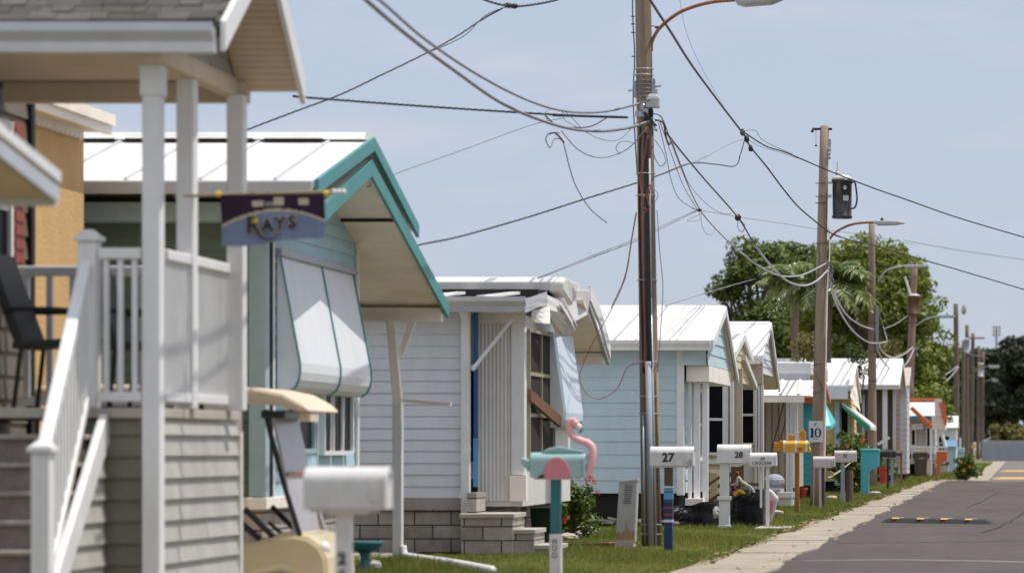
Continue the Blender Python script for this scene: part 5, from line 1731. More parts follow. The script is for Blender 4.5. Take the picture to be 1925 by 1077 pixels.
MB().tube(spline([P(1537, 460, d - .1), P(1540, 490, d - .12), P(1533, 560, d - .13), P(1531, 690, d - .14)], 5), .006, 5).build('ground_wire', 'wire_b', p2)
MB().beam(P(1526, 690, d - .15), P(1548, 735, d - .15), .008, .008).build('ground_wire', 'wire_b', p2)
# number plate
ds = d - .16
sg = MB().box(ux(1520.5, ds), ux(1546.5, ds), ds - .008, ds, vz(831, ds), vz(791, ds)).build('number_plate', 'metal_sign', p2, bevel=.003)
cx, cz, hh = ux(1527, ds), vz(813, ds), 8.6 * ds / F
b = MB().box(cx - .026, cx + .022, ds - .011, ds - .009, cz - hh, cz + hh)
b.box(cx - .045, cx + .04, ds - .0113, ds - .009, cz - hh - .001, cz - hh + .018).box(cx - .045, cx + .0, ds - .0113, ds - .009, cz + hh - .022, cz + hh + .001)
cx = ux(1537.5, ds)
n = 26
vs = []
for k in range(n):
    a = 2 * math.pi * k / n
    vs += [(cx + .068 * math.cos(a), ds - .0105, cz + (hh + .004) * math.sin(a)), (cx + .030 * math.cos(a), ds - .0105, cz + (hh - .014) * math.sin(a))]
b.add(vs, [(2 * k, 2 * k + 1, (2 * k + 3) % (2 * n), (2 * k + 2) % (2 * n)) for k in range(n)])
b.build('number', 'navyink', sg, recalc=False)
MB().tube(spline([P(1530, 801, ds - .012), P(1531, 797, ds - .012), P(1534, 798, ds - .012), P(1532, 795.5, ds - .012), P(1537, 795, ds - .012)], 4), .006, 5).build('small_mark', 'wire_g', sg)
MB().box(ux(1526, ds), ux(1539, ds), ds - .011, ds - .009, vz(825.6, ds), vz(825, ds)).box(ux(1529, ds), ux(1536, ds), ds - .011, ds - .009, vz(824, ds), vz(823.3, ds)).build('small_mark', 'wire_g', sg)


def far_pole(u, ut, vt, d, label, r0=.14, r1=.09, m='pole', arm=None, tr=None, lid='mail', tm='rusttank'):
    r = thing('utility_pole', (ux(u, d), d, 0), label, 'utility pole', PG)
    m = 'pole_shade' if d > 200 else m  # far poles get a darkened pole colour that paints their shaded side
    shaft(r, [(ux(u, d), d, -.05), (ux((u + ut) / 2, d), d, vz((900 + vt) / 2, d)), (ux(ut, d), d, vz(vt, d))], r0, r1, m)
    if arm:
        (ua, va), (ub, vb), (uc, vc), ue = arm
        MB().tube(spline([P(ua, va, d), P(ub, vb, d), P(uc, vc, d)], 8), .03, 8).build('lamp_arm', 'galv', r, smooth=True)
        s = 1 if ue > uc else -1
        lo, hi = sorted((ux(uc - 2 * s, d), ux(ue, d)))
        MB().prism([(lo, vz(vc + 1, d)), (lo + .1, vz(vc + 4, d)), (hi - .15, vz(vc + 4, d)), (hi, vz(vc + 1, d)), (hi - .1, vz(vc - 2, d)), (lo, vz(vc - 2, d))], 'y', d - .13, d + .13).build('lamp_head', 'boxgrey', r, bevel=.02)
        MB().lathe([(.035, 0), (.035, .06), (.015, .08)], (lo + hi) / 2, d, 8, cz=vz(vc - 2, d)).build('photo_cell', 'black', r)
    if tr:
        transformer(r, *tr, d, m=tm, dy=-.25)
    for k in range(4):
        v = vt + (870 - vt) * (.3 + .12 * k)
        b = MB()
        ring(b, (ux(ut + (u - ut) * (v - vt) / (900 - vt), d), d, vz(v, d)), (r0 + r1) / 2 + .012, .008)
        b.build('strap', 'chair', r)
    return r


p3 = far_pole(1640, 1639, 417, 93, 'plain pole beside the turquoise mailbox with a curved lamp arm', m='pole2', arm=((1650, 530), (1668, 508), (1700, 500), 1741))
MB().box(ux(1647, 93), ux(1652, 93), 92.85, 92.95, vz(660, 93), vz(575, 93)).build('service_riser', 'conduit', p3)
p4 = far_pole(1704, 1719, 494, 131, 'leaning pole with a rusty transformer under a white lid', r0=.21, r1=.13, arm=((1722, 612), (1740, 600), (1766, 594), 1797), tr=(1706, 1730, 557, 592))
MB().tube([P(1701, 520, 130.6), P(1712, 556, 130.6)], .05, 6).build('lightning_arrester', 'mail', p4)
p5 = far_pole(1799, 1797, 571, 215, 'tall slim brown pole above the dark corner shrub', r0=.21, r1=.16)
MB().blob(P(1812, 582, 214), (.18, .12, .3), 8, .25).build('insulator', 'galv', p5)
p6 = far_pole(1818, 1818, 611, 255, 'far pole with a pale transformer can, next behind the slim brown one', r0=.2, r1=.15, tr=(1812, 1823, 638, 664), tm='conduit')
p7 = far_pole(1826, 1829, 626, 285, 'far pole with a wide crossarm topped by leafy growth', r0=.2, r1=.16)
MB().box(ux(1815, 285), ux(1851, 285), 284.8, 285, vz(637, 285), vz(634, 285)).build('crossarm', 'pole', p7)
p8 = far_pole(1838, 1840, 650, 320, 'far pole with a lamp reaching over the street', r0=.2, r1=.16, arm=((1841, 700), (1850, 690), (1860, 688), 1880), tr=(1838, 1850, 684, 708), tm='galv')
p9 = far_pole(1846, 1848, 660, 360, 'farthest thin pole beside the grey fence end', r0=.22, r1=.18, arm=((1848, 722), (1856, 715), (1866, 713), 1878))
p10 = far_pole(1810, 1811, 640, 270, 'thin pole half hidden in the far pole row', r0=.17, r1=.13)

# ------------------------------------------------------------------ wires
WG = 'overhead wires'


def wire(pts, r, m, label, twist=0, k=10, cat='wire'):
    sp = spline([P(*q) for q in pts], k)
    b = MB()
    r *= .85
    if twist:
        r *= .62
        fine = []
        for i in range(len(sp) - 1):
            for j in range(6):
                fine.append(sp[i].lerp(sp[i + 1], j / 6))
        fine.append(sp[-1])
        L_ = 0
        for ph in (0, 2.1, 4.2):
            s, q = 0, []
            for i, p in enumerate(fine):
                if i:
                    s += (p - fine[i - 1]).length
                a = s * twist + ph
                q.append(p + Vector((math.cos(a) * r * .95, 0, math.sin(a) * r * .95)))
            b.tube(q, r, 5)
    else:
        b.tube(sp, r, 7)
    o = b.build('overhead_wire', m, smooth=True)
    return tag(o, label, cat, WG)


def blobs(name, pts, r, m, label):
    b = MB()
    for u, v, d in pts:
        b.blob(P(u, v, d), r, 9, .2)
    return tag(b.build(name, m), label, 'splice', 'wire splices')


a = 37.3
wire([(600, -80, 20), (690, 2, 22), (770, 70, 25), (850, 130, 28), (950, 198, 32), (1050, 237, 34.5), (1120, 247, 36), (1180, 241, 37), (1222, 228, a)], .020, 'wire_g', 'thickest grey cable swooping from the top edge to the conduit pole')
wire([(630, -60, 20), (715, 2, 22), (800, 75, 25.5), (900, 142, 29.5), (990, 188, 33), (1060, 209, 35), (1130, 211, 36.5), (1195, 197, a), (1222, 187, 37.2)], .015, 'wire_g', 'second grey cable sagging from the top edge to the junction box')
wire([(556, 181, 30.2), (570, 183, 30.5), (740, 196, 33), (900, 207, 35), (1050, 216, 36.5), (1180, 221, a)], .013, 'wire_b', 'straight black cable from the shingled gable to the conduit pole', twist=14)
MB_ = MB().tube([P(1040, 217, 36.5), P(1178, 221, 37.3)], .016, 7)
o = MB_.build('cable_sleeve', 'blackpaint')
tag(o, 'stiff black sleeve on the straight cable beside the conduit pole', 'sleeve', WG)
wire([(420, 264, 31), (468, 243, 31.5), (560, 208, 32.5), (640, 178, 33.5), (720, 140, 34.5), (800, 101, 35), (860, 68, 35.5), (905, 38, 36), (945, 16, 36)], .010, 'wire_b', 'black twisted drop rising from the shingled home to the top splice', twist=12)
wire([(800, 101, 35.05), (850, 80, 35.4), (880, 62, 35.7), (912, 30, 36), (950, 14, 36.1)], .006, 'wire_b', 'thin black strand running beside the twisted drop near the top splice')
wire([(860, -25, 34), (910, 0, 35), (960, 12, 36), (1010, 8, 37), (1060, -4, 38), (1120, -30, 39.5)], .014, 'wire_b', 'black line dipping into the frame at the top splice', twist=14)
blobs('wire_splice', [(955, 11, 35.9), (966, 12, 36)], (.05, .04, .03), 'black', 'dark splice where the drop meets the line at the top edge')
wire([(690, 352, 29), (740, 328, 30), (870, 282, 33), (1000, 235, 36), (1060, 222, 36.9)], .006, 'wire_g', 'thin grey drop slanting up from the teal gable home')
wire([(760, 470, 31), (790, 460, 31.5), (850, 448, 32.5), (900, 435, 33.5), (1000, 406, 35.5), (1100, 374, 37.2), (1200, 343, 38.4), (1240, 329, 39.5), (1300, 307, 43), (1345, 309, 47), (1382, 312, 51), (1392, 290, 51.6), (1400, 262, 52)], .010, 'wire_b', 'black drop crossing behind the conduit pole to the angled splice', twist=10)
wire([(1010, 524, 36), (1100, 489, 37), (1195, 453, 38.3), (1250, 426, 40), (1312, 396, 43)], .007, 'wire_g', 'grey drop from the damaged home passing behind the conduit pole')
wire([(1012, 522, 36.1), (1100, 486, 37.1), (1195, 449, 38.4), (1250, 422, 40.1), (1312, 394, 43)], .005, 'wire_g', 'finer twin of the grey drop from the damaged home')
wire([(1250, 575, 46), (1300, 559, 48), (1346, 545, 50), (1420, 524, 54)], .008, 'wire_g', 'short grey wire in front of the oak above the pale blue roof')
wire([(1195, -45, 34.6), (1222, 0, 36), (1262, 62, 39), (1300, 122, 42.5), (1350, 190, 47.5), (1400, 255, 52)], .018, 'wire_b', 'heavy black line falling from the top edge past the lamp arm', twist=12)
wire([(1400, 255, 52), (1410, 275, 52.5), (1440, 312, 55), (1470, 352, 57), (1500, 388, 59), (1535, 418, 61.5), (1560, 437, 63), (1580, 446, 63.5)], .016, 'wire_b', 'kinked black line from the angled splice to the transformer pole', twist=9)
wire([(1400, 250, 52), (1440, 275, 52.5), (1480, 288, 53), (1560, 322, 54), (1640, 353, 55), (1700, 374, 56), (1800, 409, 57.5), (1925, 446, 59), (2010, 470, 60)], .013, 'wire_b', 'long black line crossing the sky to the picture edge, above the transformer')
wire([(1402, 246, 52), (1420, 246, 52.1), (1432, 262, 52.4), (1460, 277, 52.7), (1490, 290, 53.1)], .005, 'wire_b', 'thin loop riding on the start of the long black line')
wire([(1405, 262, 52), (1430, 276, 52.4), (1460, 285, 52.7), (1500, 298, 53.2)], .005, 'wire_g', 'fine strand just under the start of the long black line')
blobs('wire_splice', [(1396, 249, 51.8), (1404, 262, 52), (1411, 279, 52.5)], (.045, .04, .055), 'black', 'dark angled splice hanging in mid sky between the two big poles')
wire([(1312, 303, 44), (1340, 288, 47), (1370, 272, 50), (1396, 262, 51.9)], .005, 'wire_g', 'thin grey tie rising to the angled splice')
wire([(1240, 330, 39.6), (1290, 311, 42), (1330, 292, 46)], .004, 'wire_g', 'hair thin wire beside the drop crossing behind the pole')
wire([(1556, 436, 63), (1600, 452, 64), (1650, 463, 65), (1730, 487, 66), (1800, 507, 67), (1925, 544, 69), (2010, 570, 70)], .014, 'wire_b', 'black line from the transformer pole crossing low over the street')
wire([(1700, 452, 130), (1800, 470, 132), (1925, 488, 134), (2010, 500, 135)], .016, 'wire_g', 'distant thin wire over the street past the bright green tree')
wire([(1300, 392, 44), (1395, 409, 52), (1470, 420, 58), (1538, 431, 62.9), (1620, 441, 68), (1720, 460, 75)], .006, 'wire_g', 'nearly level grey wire between the knotted bundle and transformer pole')
# bundles from the conduit pole towards the next pole
wire([(1228, 214, a), (1244, 222, 37.9), (1262, 268, 39), (1290, 340, 41.5), (1315, 393, 43.5), (1345, 430, 46), (1385, 468, 50), (1430, 502, 54), (1470, 519, 57.5), (1510, 517, 60.5), (1553, 496, 62.9)], .010, 'wire_g', 'pale sagging cable attached highest on the transformer pole bundle')
wire([(1385, 468, 49.95), (1430, 502, 53.95), (1470, 519, 57.4), (1510, 516, 60.4), (1553, 495, 62.8)], .016, 'wire_l', 'whitish sleeve along the end of the upper sagging cable')
wire([(1232, 226, a), (1247, 232, 37.8), (1252, 258, 38), (1258, 272, 38.2), (1263, 262, 38.4)], .014, 'wire_b', 'short thick black bundle bending off the conduit pole')
wire([(1253, 250, 38.1), (1270, 272, 39), (1320, 332, 43), (1388, 410, 49), (1420, 462, 52), (1450, 500, 55), (1480, 528, 57.5), (1510, 537, 60), (1535, 528, 61.8), (1556, 508, 62.9)], .013, 'wire_b', 'dark diagonal cable sagging into the lower transformer pole bundle', twist=10)
wire([(1418, 460, 51.9), (1450, 500, 54.9), (1480, 528, 57.4), (1510, 537, 59.9), (1535, 528, 61.7), (1556, 508, 62.8)], .020, 'wire_l', 'whitish thick end of the lower sagging cable by the transformer pole')
wire([(1388, 407, 48.9), (1394, 416, 49), (1400, 425, 49.3), (1395, 436, 49.5), (1387, 428, 49.2), (1388, 412, 49)], .006, 'wire_b', 'small knot loop on the dark diagonal cable')
blobs('wire_splice', [(1387, 409, 48.9)], (.05, .04, .05), 'black', 'dark clamp at the knot on the diagonal cable')
wire([(1238, 232, a), (1252, 290, 38.2), (1262, 340, 39), (1278, 375, 40.5), (1312, 396, 43)], .006, 'wire_g', 'left grey strand curving from the conduit pole to the small splice')
wire([(1240, 228, a), (1262, 290, 38.6), (1285, 350, 40.5), (1312, 396, 43)], .006, 'wire_g', 'middle grey strand curving from the conduit pole to the small splice')
wire([(1262, 262, 38.4), (1280, 310, 40), (1298, 350, 41.5), (1330, 385, 44), (1355, 400, 46), (1374, 402, 48)], .005, 'wire_g', 'fine strand sweeping towards the knotted cable')
blobs('wire_splice', [(1315, 395, 43)], (.035, .03, .02), 'black', 'small dark splice where the grey drops meet below the diagonal cable')
wire([(1314, 398, 43), (1316, 412, 43), (1304, 416, 42.9), (1292, 414, 42.8), (1300, 410, 42.9), (1314, 404, 43)], .004, 'wire_g', 'little curl of wire hanging left under the small splice')
wire([(1318, 398, 43), (1320, 425, 43), (1330, 441, 43.3), (1342, 438, 43.6), (1343, 424, 43.7)], .004, 'wire_g', 'long loop of wire hanging right under the small splice')
# slack on the near side of the conduit pole
wire([(1024, 216, 36.4), (1045, 235, 36.6), (1075, 240, 36.8), (1110, 238, 37), (1140, 222, 37.2)], .009, 'wire_b', 'black slack loop under the straight cable')
wire([(1030, 228, 36), (1024, 212, 36), (1040, 205, 36.1), (1058, 212, 36.2), (1062, 226, 36.3), (1090, 242, 36.5), (1130, 262, 36.8), (1165, 262, 37), (1200, 226, 37.2)], .005, 'wire_g', 'thin grey slack looping between the two grey cables')
wire([(1062, 210, 36.3), (1085, 232, 36.5), (1095, 248, 36.6)], .005, 'wire_g', 'short grey tie between the cables left of the junction box')
wire([(1055, 246, 35.5), (1085, 280, 36), (1120, 296, 36.5), (1155, 292, 37), (1185, 276, 37.2), (1215, 242, 37.2)], .007, 'wire_g', 'grey slack loop hanging lowest beside the conduit pole')
wire([(1196, 272, 37.1), (1180, 266, 37), (1165, 268, 36.9), (1158, 280, 36.9), (1164, 288, 36.9)], .005, 'wire_g', 'small curl on the lowest grey slack loop')
wire([(1052, 250, 35.4), (1034, 250, 35.3), (1026, 262, 35.3), (1034, 278, 35.4), (1042, 262, 35.5), (1056, 264, 35.5), (1062, 280, 35.5), (1072, 320, 35.6), (1085, 355, 35.7), (1110, 393, 35.8), (1141, 419, 35.9)], .008, 'wire_g', 'loose cut cable dangling in the sky with a curled top')
wire([(1032, 252, 35.3), (1042, 250, 35.35), (1052, 258, 35.4), (1060, 268, 35.5)], .012, 'wire_b', 'dark taped start of the loose cut cable')
wire([(1197, 400, 37.2), (1188, 450, 37.2), (1176, 520, 37.2), (1150, 580, 37.4), (1122, 630, 37.8), (1098, 680, 38), (1090, 712, 38), (1105, 742, 38), (1130, 749, 38), (1160, 730, 37.7), (1180, 690, 37.4), (1207, 682, 37.2)], .0055, 'wire_r', 'thin dark red cable hooping down by the pale blue wall')
wire([(1196, 398, 37.19), (1187, 448, 37.19), (1175, 518, 37.19), (1149, 578, 37.39)], .006, 'wire_g', 'grey strand hanging off the near side of the conduit pole')
wire([(1235, 395, 37.2), (1240, 470, 37.2), (1246, 540, 37.2), (1242, 620, 37.3), (1236, 700, 37.4)], .006, 'wire_g', 'grey strand hanging free on the road side of the conduit pole')
wire([(1275, -20, 38), (1290, 60, 40), (1320, 130, 43), (1360, 200, 47)], .003, 'wire_g', 'barely visible thin wire beside the heavy black line')
# further spans
for i, (pts, lab) in enumerate((
        ([(1556, 505, 63), (1566, 545, 67), (1590, 590, 74), (1620, 612, 83), (1642, 619, 92.8)], 'upper grey cable sagging between the transformer pole and plain pole'),
        ([(1557, 515, 63), (1572, 570, 67), (1600, 618, 75), (1630, 642, 85), (1650, 645, 93), (1668, 642, 95)], 'lower grey cable sagging between the transformer pole and plain pole'),
        ([(1650, 582, 93), (1660, 612, 98), (1668, 640, 95)], 'steep pale cable on the riser of the plain pole'),
        ([(1648, 640, 93), (1660, 662, 100), (1680, 672, 112), (1700, 665, 122), (1716, 652, 130.5)], 'upper grey cable sagging to the leaning pole'),
        ([(1650, 660, 93), (1665, 685, 102), (1685, 695, 114), (1705, 682, 124), (1718, 655, 130.5)], 'lower grey cable sagging to the leaning pole'),
        ([(1662, 618, 95), (1685, 608, 110), (1706, 594, 129)], 'thin cable rising to the rusty transformer'),
        ([(1722, 655, 131), (1732, 690, 148), (1752, 708, 170), (1775, 705, 190), (1800, 688, 214)], 'upper grey cable sagging from the leaning pole to the slim brown pole'),
        ([(1724, 665, 131), (1735, 705, 150), (1758, 721, 172), (1780, 715, 192), (1802, 690, 214)], 'lower grey cable sagging from the leaning pole to the slim brown pole'),
        ([(1724, 655, 131), (1750, 668, 160), (1778, 660, 190), (1796, 632, 214)], 'thin dark wire between the leaning pole and slim brown pole'),
        ([(1800, 640, 215), (1812, 660, 240), (1832, 668, 280), (1850, 668, 320)], 'thin wire strung along the far poles'),
        ([(1846, 690, 320), (1880, 722, 330), (1930, 735, 340)], 'far wire crossing in front of the dark trees'))):
    wire(pts, .012 + .00009 * pts[0][2] * (2 if 'lower' in lab or 'upper' in lab else 1), 'wire_l' if 'lower' in lab or 'upper' in lab else 'wire_g', lab)
wire([(1538, 598, 63), (1530, 572, 63), (1518, 582, 62.9), (1500, 581, 62.8)], .006, 'wire_g', 'short grey tail hanging off the transformer pole in front of the oak')

# ------------------------------------------------------------------ golf cart
d = 24.2
r = thing('golf_cart', (-6.3, d, 0), 'cream golf cart with pale canopy and black roof struts parked beside the porch', 'golf cart')
X = lambda u: ux(u, d - .3)
Z_ = lambda v: vz(v, d - .3)
hw = .46
cowl = [(-5.95, .30), (-5.93, .42), (X(505), Z_(1010)), (X(530), Z_(1001)), (X(560), Z_(998)), (X(592), Z_(1005)), (X(615), Z_(1022)), (X(627), Z_(1046)), (X(630), Z_(1078)), (-5.14, .12), (-5.28, .12), (-5.36, .20), (-5.50, .235), (-5.66, .20), (-5.76, .12)]
MB().prism(cowl, 'y', d - hw, d + hw).build('front_cowl', 'cart', r, bevel=.05)
MB().box(-7.4, -5.7, d - hw + .05, d + hw - .05, .2, .3).build('floor', 'blackpaint', r)
MB().prism([(-7.6, .28), (-7.6, .62), (-6.9, .64), (-6.6, .58), (-6.5, .3)], 'y', d - hw, d + hw).build('rear_body', 'cart', r, bevel=.04)
MB().box(-7.0, -6.5, d - hw + .04, d + hw - .04, .645, .75).build('seat', 'soffit', r, bevel=.03)
MB().prism([(-7.05, .76), (-6.95, .76), (-7.05, 1.15), (-7.13, 1.15)], 'y', d - hw + .04, d + hw - .04).build('backrest', 'soffit', r, bevel=.02)
for x in (-5.51, -7.15):
    for sy in (-1, 1):
        yc = d + sy * (hw - .14)
        wv = MB()
        prof = [(.13, -.09), (.2, -.09), (.225, -.06), (.225, .06), (.2, .09), (.13, .09)]
        n = 20
        vs = [(x + rr * math.cos(2 * math.pi * k / n), yc + yy, .225 + rr * math.sin(2 * math.pi * k / n)) for rr, yy in prof for k in range(n)]
        wv.add(vs, [(i * n + k, i * n + (k + 1) % n, (i + 1) * n + (k + 1) % n, (i + 1) * n + k) for i in range(5) for k in range(n)])
        wo = thing('x', (x, yc, .225), '', 'x')
        bpy.data.objects.remove(wo)
        t = wv.build('wheel', 'black', r)
        MB().tube([(x, yc - .07, .225), (x, yc + .07, .225)], .13, 16).build('rim', 'galv', t)
cz = Z_(742)
can = [(-7.75, cz - .02), (-7.6, cz + .045), (-7.0, cz + .075), (-6.2, cz + .07), (X(500), Z_(730)), (X(545), Z_(739)), (X(580), Z_(758)), (X(597), Z_(774)), (X(575), Z_(773)), (X(540), Z_(764)), (X(480), Z_(757)), (-7.7, cz - .06)]
MB().prism(can, 'y', d - hw - .06, d + hw + .06).build('canopy', 'canopy', r, bevel=.03)
MB().box(X(570), X(590), d - .42, d - .15, Z_(792), Z_(776)).build('canopy_bracket', 'canopy', r)
for sy in (-1, 1):
    y = d + sy * (hw - .03)
    MB().tube(spline([(X(508), y, Z_(770)), (X(515), y, Z_(810)), (X(545), y, Z_(920)), (X(572), y, Z_(1008))], 5), .020, 8).build('roof_strut', 'black' if sy < 0 else 'shield', r, smooth=True)
    MB().tube([(-7.3, y, cz), (-7.35, y, .62)], .02, 8).build('roof_strut', 'black', r)
    MB().tube([(X(468), y, Z_(955)), (X(522), y, Z_(1008))], .022, 8).build('side_rail', 'black', r)
    MB().tube([(X(462), y, Z_(985)), (X(512), y, Z_(1030))], .014, 8).build('side_rail', 'black', r)
MB().box(X(500), X(545), d - hw, d + hw, Z_(786), Z_(772)).build('windshield_clip', 'blackpaint', r)
b = MB()
wp = [(X(519), Z_(786)), (X(524), Z_(786)), (X(536), Z_(840)), (X(566), Z_(1004)), (X(560), Z_(1004)), (X(530), Z_(840))]
b.prism(wp, 'y', d - hw + .02, d + hw - .1)
b.build('windshield', 'shield', r)
MB().box(X(545), X(550), d - hw + .03, d + .2, Z_(894), Z_(887)).build('windshield_hinge', 'trexbrown', r)
b = MB()
b.tube([(-6.25 + .16 * math.cos(k * .5236) * .4, d + .25 + .17 * math.sin(k * .5236), .85 + .15 * math.cos(k * .5236)) for k in range(13)], .014, 6, cap=False)
b.tube([(-6.25, d + .25, .85), (-5.75, d + .25, .40)], .018, 6)
b.build('steering_wheel', 'black', r)
for sy in (-1, 1):
    MB().blob((-5.185, d + sy * .38, .40), (.05, .07, .055), 10).build('headlight', 'mail', r, smooth=True)

# ------------------------------------------------------------------ small things on the lawn
d = 29.5
r = thing('bird_bath', (ux(690, d), d, 0), 'teal bowl planter on a short stem beside the concrete block wall', 'planter')
cx = ux(686, d)
MB().lathe([(.05, .19), (.12, .21), (.165, .26), (.175, .285), (.155, .285), (.12, .25), (.03, .24)], cx, d, 22).build('bowl', 'tealpost', r, smooth=True)
MB().lathe([(.10, 0), (.09, .03), (.045, .08), (.04, .14), (.06, .188)], cx, d, 16).build('stem', 'tealpost', r, smooth=True)
r = MB().blob(P(706, 1062, 29), (.06, .05, .05), 9, .15).build('garden_rock', 'rock')
tag(r, 'pale rock in the grass next to the teal bowl', 'rock', 'pale rocks')
d = 37
r = thing('utility_pedestal', (ux(1180, d), d, 0), 'leaning grey metal pedestal with louvres and rust at its foot', 'pedestal')
q = lambda u, v: (ux(u, d), vz(v, d))
fr = [q(1158, 1024), q(1166, 907), q(1200, 903), q(1195, 1018)]
MB().prism(fr, 'y', d - .10, d + .10).build('cabinet', 'pedestal', r, bevel=.008)
MB().prism([q(1158.3, 1020), q(1159.3, 1003), q(1164, 998), q(1170, 1001), q(1177, 994), q(1180, 976), q(1182, 993), q(1188, 999), q(1195.6, 996), q(1195, 1015)], 'y', d - .1025, d - .1).build('rust_stain', 'rust_stain', r)
MB().prism([q(1164, 908), q(1168, 902.5), q(1201, 899), q(1201, 904)], 'y', d - .115, d + .115).build('cap', 'pedestal', r, bevel=.004)
b = MB()
for k in range(9):
    v = 912 + k * 4.1
    a0, a1 = q(1177 - k * .35, v), q(1191 - k * .35, v - .6)
    b.beam((a0[0], d - .106, a0[1]), (a1[0], d - .106, a1[1]), .012, .010)
b.build('louvre', 'wire_g', r)
MB().box(ux(1158, d), ux(1193, d), d - .12, d + .12, -.02, .08).build('base', 'conc', r)
# flower bed edging
rng2 = random.Random(5)
for i, (u, v, d, w_, lab) in enumerate(((1068, 997, 40, .13, 'flat pale stone at the foot of the flamingo mailbox bush'), (1092, 990, 41, .12, 'pale edging stone behind the bush beside the pedestal'), (1110, 984, 43, .13, 'long pale stone lying under the pale blue home edge'),
                                        (1564, 927, 71, .13, 'white rock lying under the garden bush branches'), (1455, 944, 55, .16, 'flat pinkish stone on the lawn near the slim mailbox'), (1645, 924, 78, .18, 'pale stones at the foot of the turquoise mailbox'))):
    o = MB().blob((ux(u, d), d, .035), (w_, .09, .05), 9, .14).build('garden_rock', 'rock')
    tag(o, lab, 'rock', 'pale rocks')
b = MB()
for k in range(11):
    a0 = math.pi * (1.05 + .9 * k / 10)
    b.box(-5.35 + .55 * math.cos(a0) - .05, -5.35 + .55 * math.cos(a0) + .05, 37.8 + .9 * math.sin(a0) * .6 - .06, 37.8 + .9 * math.sin(a0) * .6 + .05, -.02, .035)
o = b.build('flower_bed_edging', 'trexbrown', bevel=.01)
tag(o, 'curved brown edging around the straw coloured flower bed', 'edging')
d = 38.6
r = thing('garden_bin', (ux(1022, d), d, 0), 'dark green bin standing between the block steps and hibiscus', 'bin')
MB().taper(ux(1022, d), d, 0, .42, .24, .24, .29, .29).build('body', 'bin_gr', r, bevel=.01)
MB().box(ux(1022, d) - .16, ux(1022, d) + .16, d - .16, d + .16, .42, .46).build('lid', 'ltgrey', r, bevel=.012)
# slab at 29 / black sheeting
o = MB().box(ux(1424, 45), ux(1490, 45), 44.5, 45.6, -.02, .035).build('paving_slab', 'conc', bevel=.01)
tag(o, 'flat concrete slab at the foot of the slim white mailbox', 'slab')
base = [(1228, 46.75), (1262, 46.55), (1300, 46.7), (1342, 46.4), (1386, 46.6), (1432, 46.1), (1437, 46.6)]
tops = [956, 952, 948, 940, 932, 920, 924]
sb = [Vector((ux(u, d_), d_, 0)) for u, d_ in base]
st = [Vector((ux(u, d_), d_ + .03, vz(v, d_))) for (u, d_), v in zip(base, tops)]
SBp, STp = spline(sb, 8), spline(st, 8)
rn = random.Random(3)
g = []
nv = 8
for j in range(nv + 1):
    for a0, a1 in zip(SBp, STp):
        t = j / nv
        p = a0.lerp(a1, t)
        g.append(p + Vector((rn.uniform(-.008, .008), .022 * math.sin(a0.x * 9 + t * 9) * t + rn.uniform(-.007, .007), .012 * math.sin(a0.x * 20) * t)))
m_ = len(SBp)
o = MB().add(g, [(j * m_ + i, j * m_ + i + 1, (j + 1) * m_ + i + 1, (j + 1) * m_ + i) for j in range(nv) for i in range(m_ - 1)]).build('plastic_sheeting', 'tarp', recalc=False)
tag(o, 'black plastic sheeting wrapped low around debris behind mailbox 28', 'sheeting')
o = MB().blob(P(1346, 962, 46.1), (.05, .04, .08), 9, .25).build('white_bag', 'pedestal')
tag(o, 'crumpled white bag against the black sheeting', 'bag')
rn = random.Random(9)
b = MB()
for k in range(26):
    u = rn.uniform(1300, 1428)
    v0 = rn.uniform(905, 965)
    p = Vector(P(u, v0, 49 + rn.uniform(0, 1.4)))
    q_ = p + Vector((rn.uniform(-.3, .3), rn.uniform(-.2, .2), rn.uniform(-.25, .3)))
    b.beam(p, q_, rn.uniform(.03, .12), rn.uniform(.02, .05))
o = b.build('debris_pile', 'wood')
tag(o, 'tangled heap of brown boards and torn trim behind the black sheeting', 'debris', kind='stuff')
for i, (u0, u1, v0, v1, m, lab) in enumerate(((1374, 1398, 960, 872, 'wood', 'tall dark brown cabinet door standing in the debris'), (1331, 1352, 950, 884, 'cream', 'cream panel leaning below the cream home window'))):
    d_ = 51.2
    b = MB().box(ux(u0, d_), ux(u1, d_), d_, d_ + .06, vz(v0, d_), vz(v1, d_))
    b.box(ux(u0 + 3, d_), ux(u1 - 3, d_), d_ - .012, d_ - .001, vz(v0 - 4, d_), vz(v1 + 3, d_))
    tag(b.build('discarded_panel', m, bevel=.004), lab, 'panel', 'discarded panels')
for pts, m, lab in (([(1384, 912), (1388, 898), (1394, 905), (1404, 912), (1412, 922)], 'tanboard', 'curled tan strip of trim in the debris'), ([(1398, 918), (1406, 913), (1414, 920), (1418, 930), (1412, 936)], 'conduit', 'grey hose loop lying on the debris'), ([(1380, 930), (1390, 922), (1400, 930), (1396, 938)], 'yelfish', 'yellow strap looped in the debris')):
    o = MB().tube(spline([P(u, v, 48.6) for u, v in pts], 6), .028, 8).build('loose_strip', m, smooth=True)
    tag(o, lab, 'strip', 'loose strips in the debris')
o = MB().box(ux(1376, 48.4), ux(1382, 48.4), 48.3, 48.5, vz(922, 48.4), vz(912, 48.4)).build('small_box', 'purple', bevel=.01)
tag(o, 'small purple box on top of the debris', 'box')
r = thing('beach_bag', (ux(1450, 49), 49, 0), 'slumped pink and grey patterned bag on the lawn behind the slim mailbox', 'bag')
MB().prism([(ux(1437, 49), 0.0), (ux(1436, 49), vz(945, 49)), (ux(1441, 49), vz(916, 49)), (ux(1452, 49), vz(922, 49)), (ux(1464, 49), vz(936, 49)), (ux(1458, 49), vz(955, 49)), (ux(1450, 49), 0.0)], 'y', 48.9, 49.1).build('cloth', 'mail_pk', r, bevel=.03)
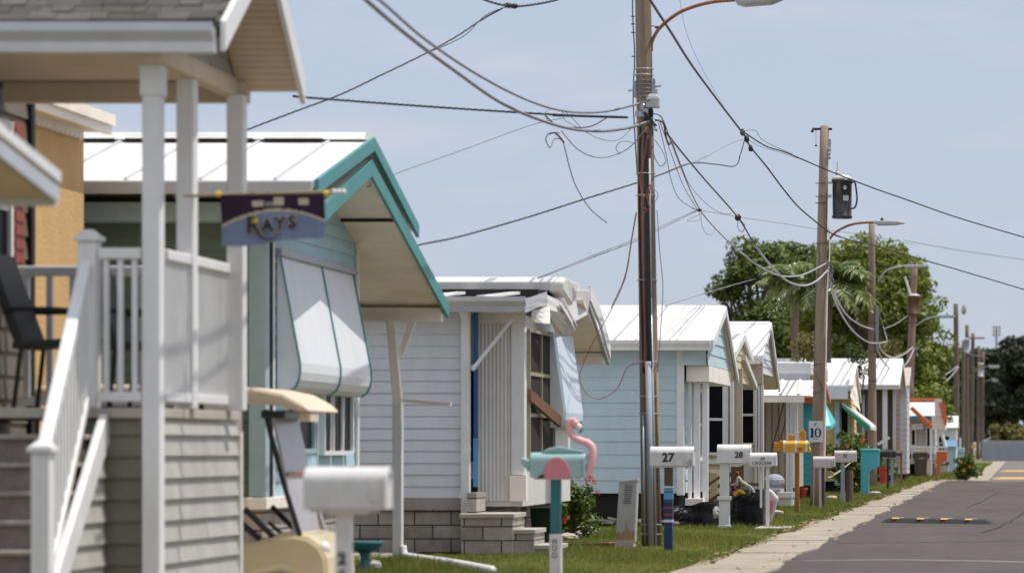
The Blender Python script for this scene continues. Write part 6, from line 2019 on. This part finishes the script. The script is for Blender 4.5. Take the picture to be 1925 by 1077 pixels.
MB().prism([(ux(1440, 49), vz(962, 49)), (ux(1443, 49), vz(938, 49)), (ux(1456, 49), vz(940, 49)), (ux(1452, 49), vz(962, 49))], 'y', 48.87, 48.9).build('patch', 'pink', r)
for u, d_, lab in ((1506, 71, 'red flower pot beside the turquoise siding'), (1661, 98, 'red bin behind the black mailboxes')):
    r = thing('flower_pot', (ux(u, d_), d_, 0), lab, 'pot', 'red containers')
    MB().lathe([(.08, 0), (.13, .2), (.15, .22), (.15, .26), (.12, .26), (.10, .18)] if d_ < 80 else [(.10, 0), (.14, .45), (.16, .5), (.16, .55), (.12, .55)], ux(u, d_), d_, 16).build('body', 'red', r, smooth=False)
o = MB().tube(spline([P(1556, 898, 69), P(1566, 893, 69.2), P(1580, 884, 69.5), P(1598, 870, 70)], 5), .025, 7, .012).tube([P(1568, 890, 69.2), P(1560, 885, 69)], .014, 6, .008).build('fallen_branch', 'tanboard')
tag(o, 'pale dead branch reaching out of the garden bush', 'branch')
d = 124
r = thing('wheelie_bin', (ux(1731, d), d, 0), 'dark brown wheeled trash bin beside the far porch steps', 'bin', 'trash bins')
MB().taper(ux(1731, d), d, .06, vz(851, d), .42, .42, .56, .56).build('body', 'bin_br', r, bevel=.02)
MB().box(ux(1731, d) - .3, ux(1731, d) + .3, d - .32, d + .28, vz(851, d), vz(846, d)).build('lid', 'tanboard', r, bevel=.02)
MB().box(ux(1728, d), ux(1738, d), d - .27, d - .255, vz(862, d), vz(860, d)).build('badge', 'tanboard', r)
for s in (-1, 1):
    MB().tube([(ux(1731, d) + s * .2 - .03, d + .2, .1), (ux(1731, d) + s * .2 + .03, d + .2, .1)], .1, 12).build('wheel', 'black', r)
d = 123
r = thing('parked_cart', (ux(1775, 135), 135, 0), 'white storage chest on the grass behind the orange mailbox', 'chest')
MB().box(ux(1768, 135), ux(1784, 135), 134.8, 135.2, .1, vz(873, 135)).build('body', 'mail_pk', r, bevel=.03)
MB().box(ux(1767, 135), ux(1785, 135), 134.75, 135.25, vz(873, 135), vz(868, 135)).build('lid', 'bin_br', r, bevel=.02)
o = MB().box(ux(1800, 160), ux(1813, 160), 159.5, 160.5, .9, 1.15).box(ux(1801, 160), ux(1812, 160), 159.6, 160.4, 0, .9).build('blue_bin', 'ltblue', bevel=.02)
tag(o, 'pale blue lidded box behind the dark corner shrub', 'box')
r = thing('warning_sign', (ux(1830, 250), 250, 0), 'small yellow sign on a stake among the far poles', 'sign')
MB().box(ux(1826, 250), ux(1834, 250), 249.9, 249.95, vz(842, 250), vz(834, 250)).build('plate', 'yelfish', r)
MB().box(ux(1829, 250), ux(1831, 250), 249.96, 250.02, 0, vz(836, 250)).build('stake', 'galv', r)
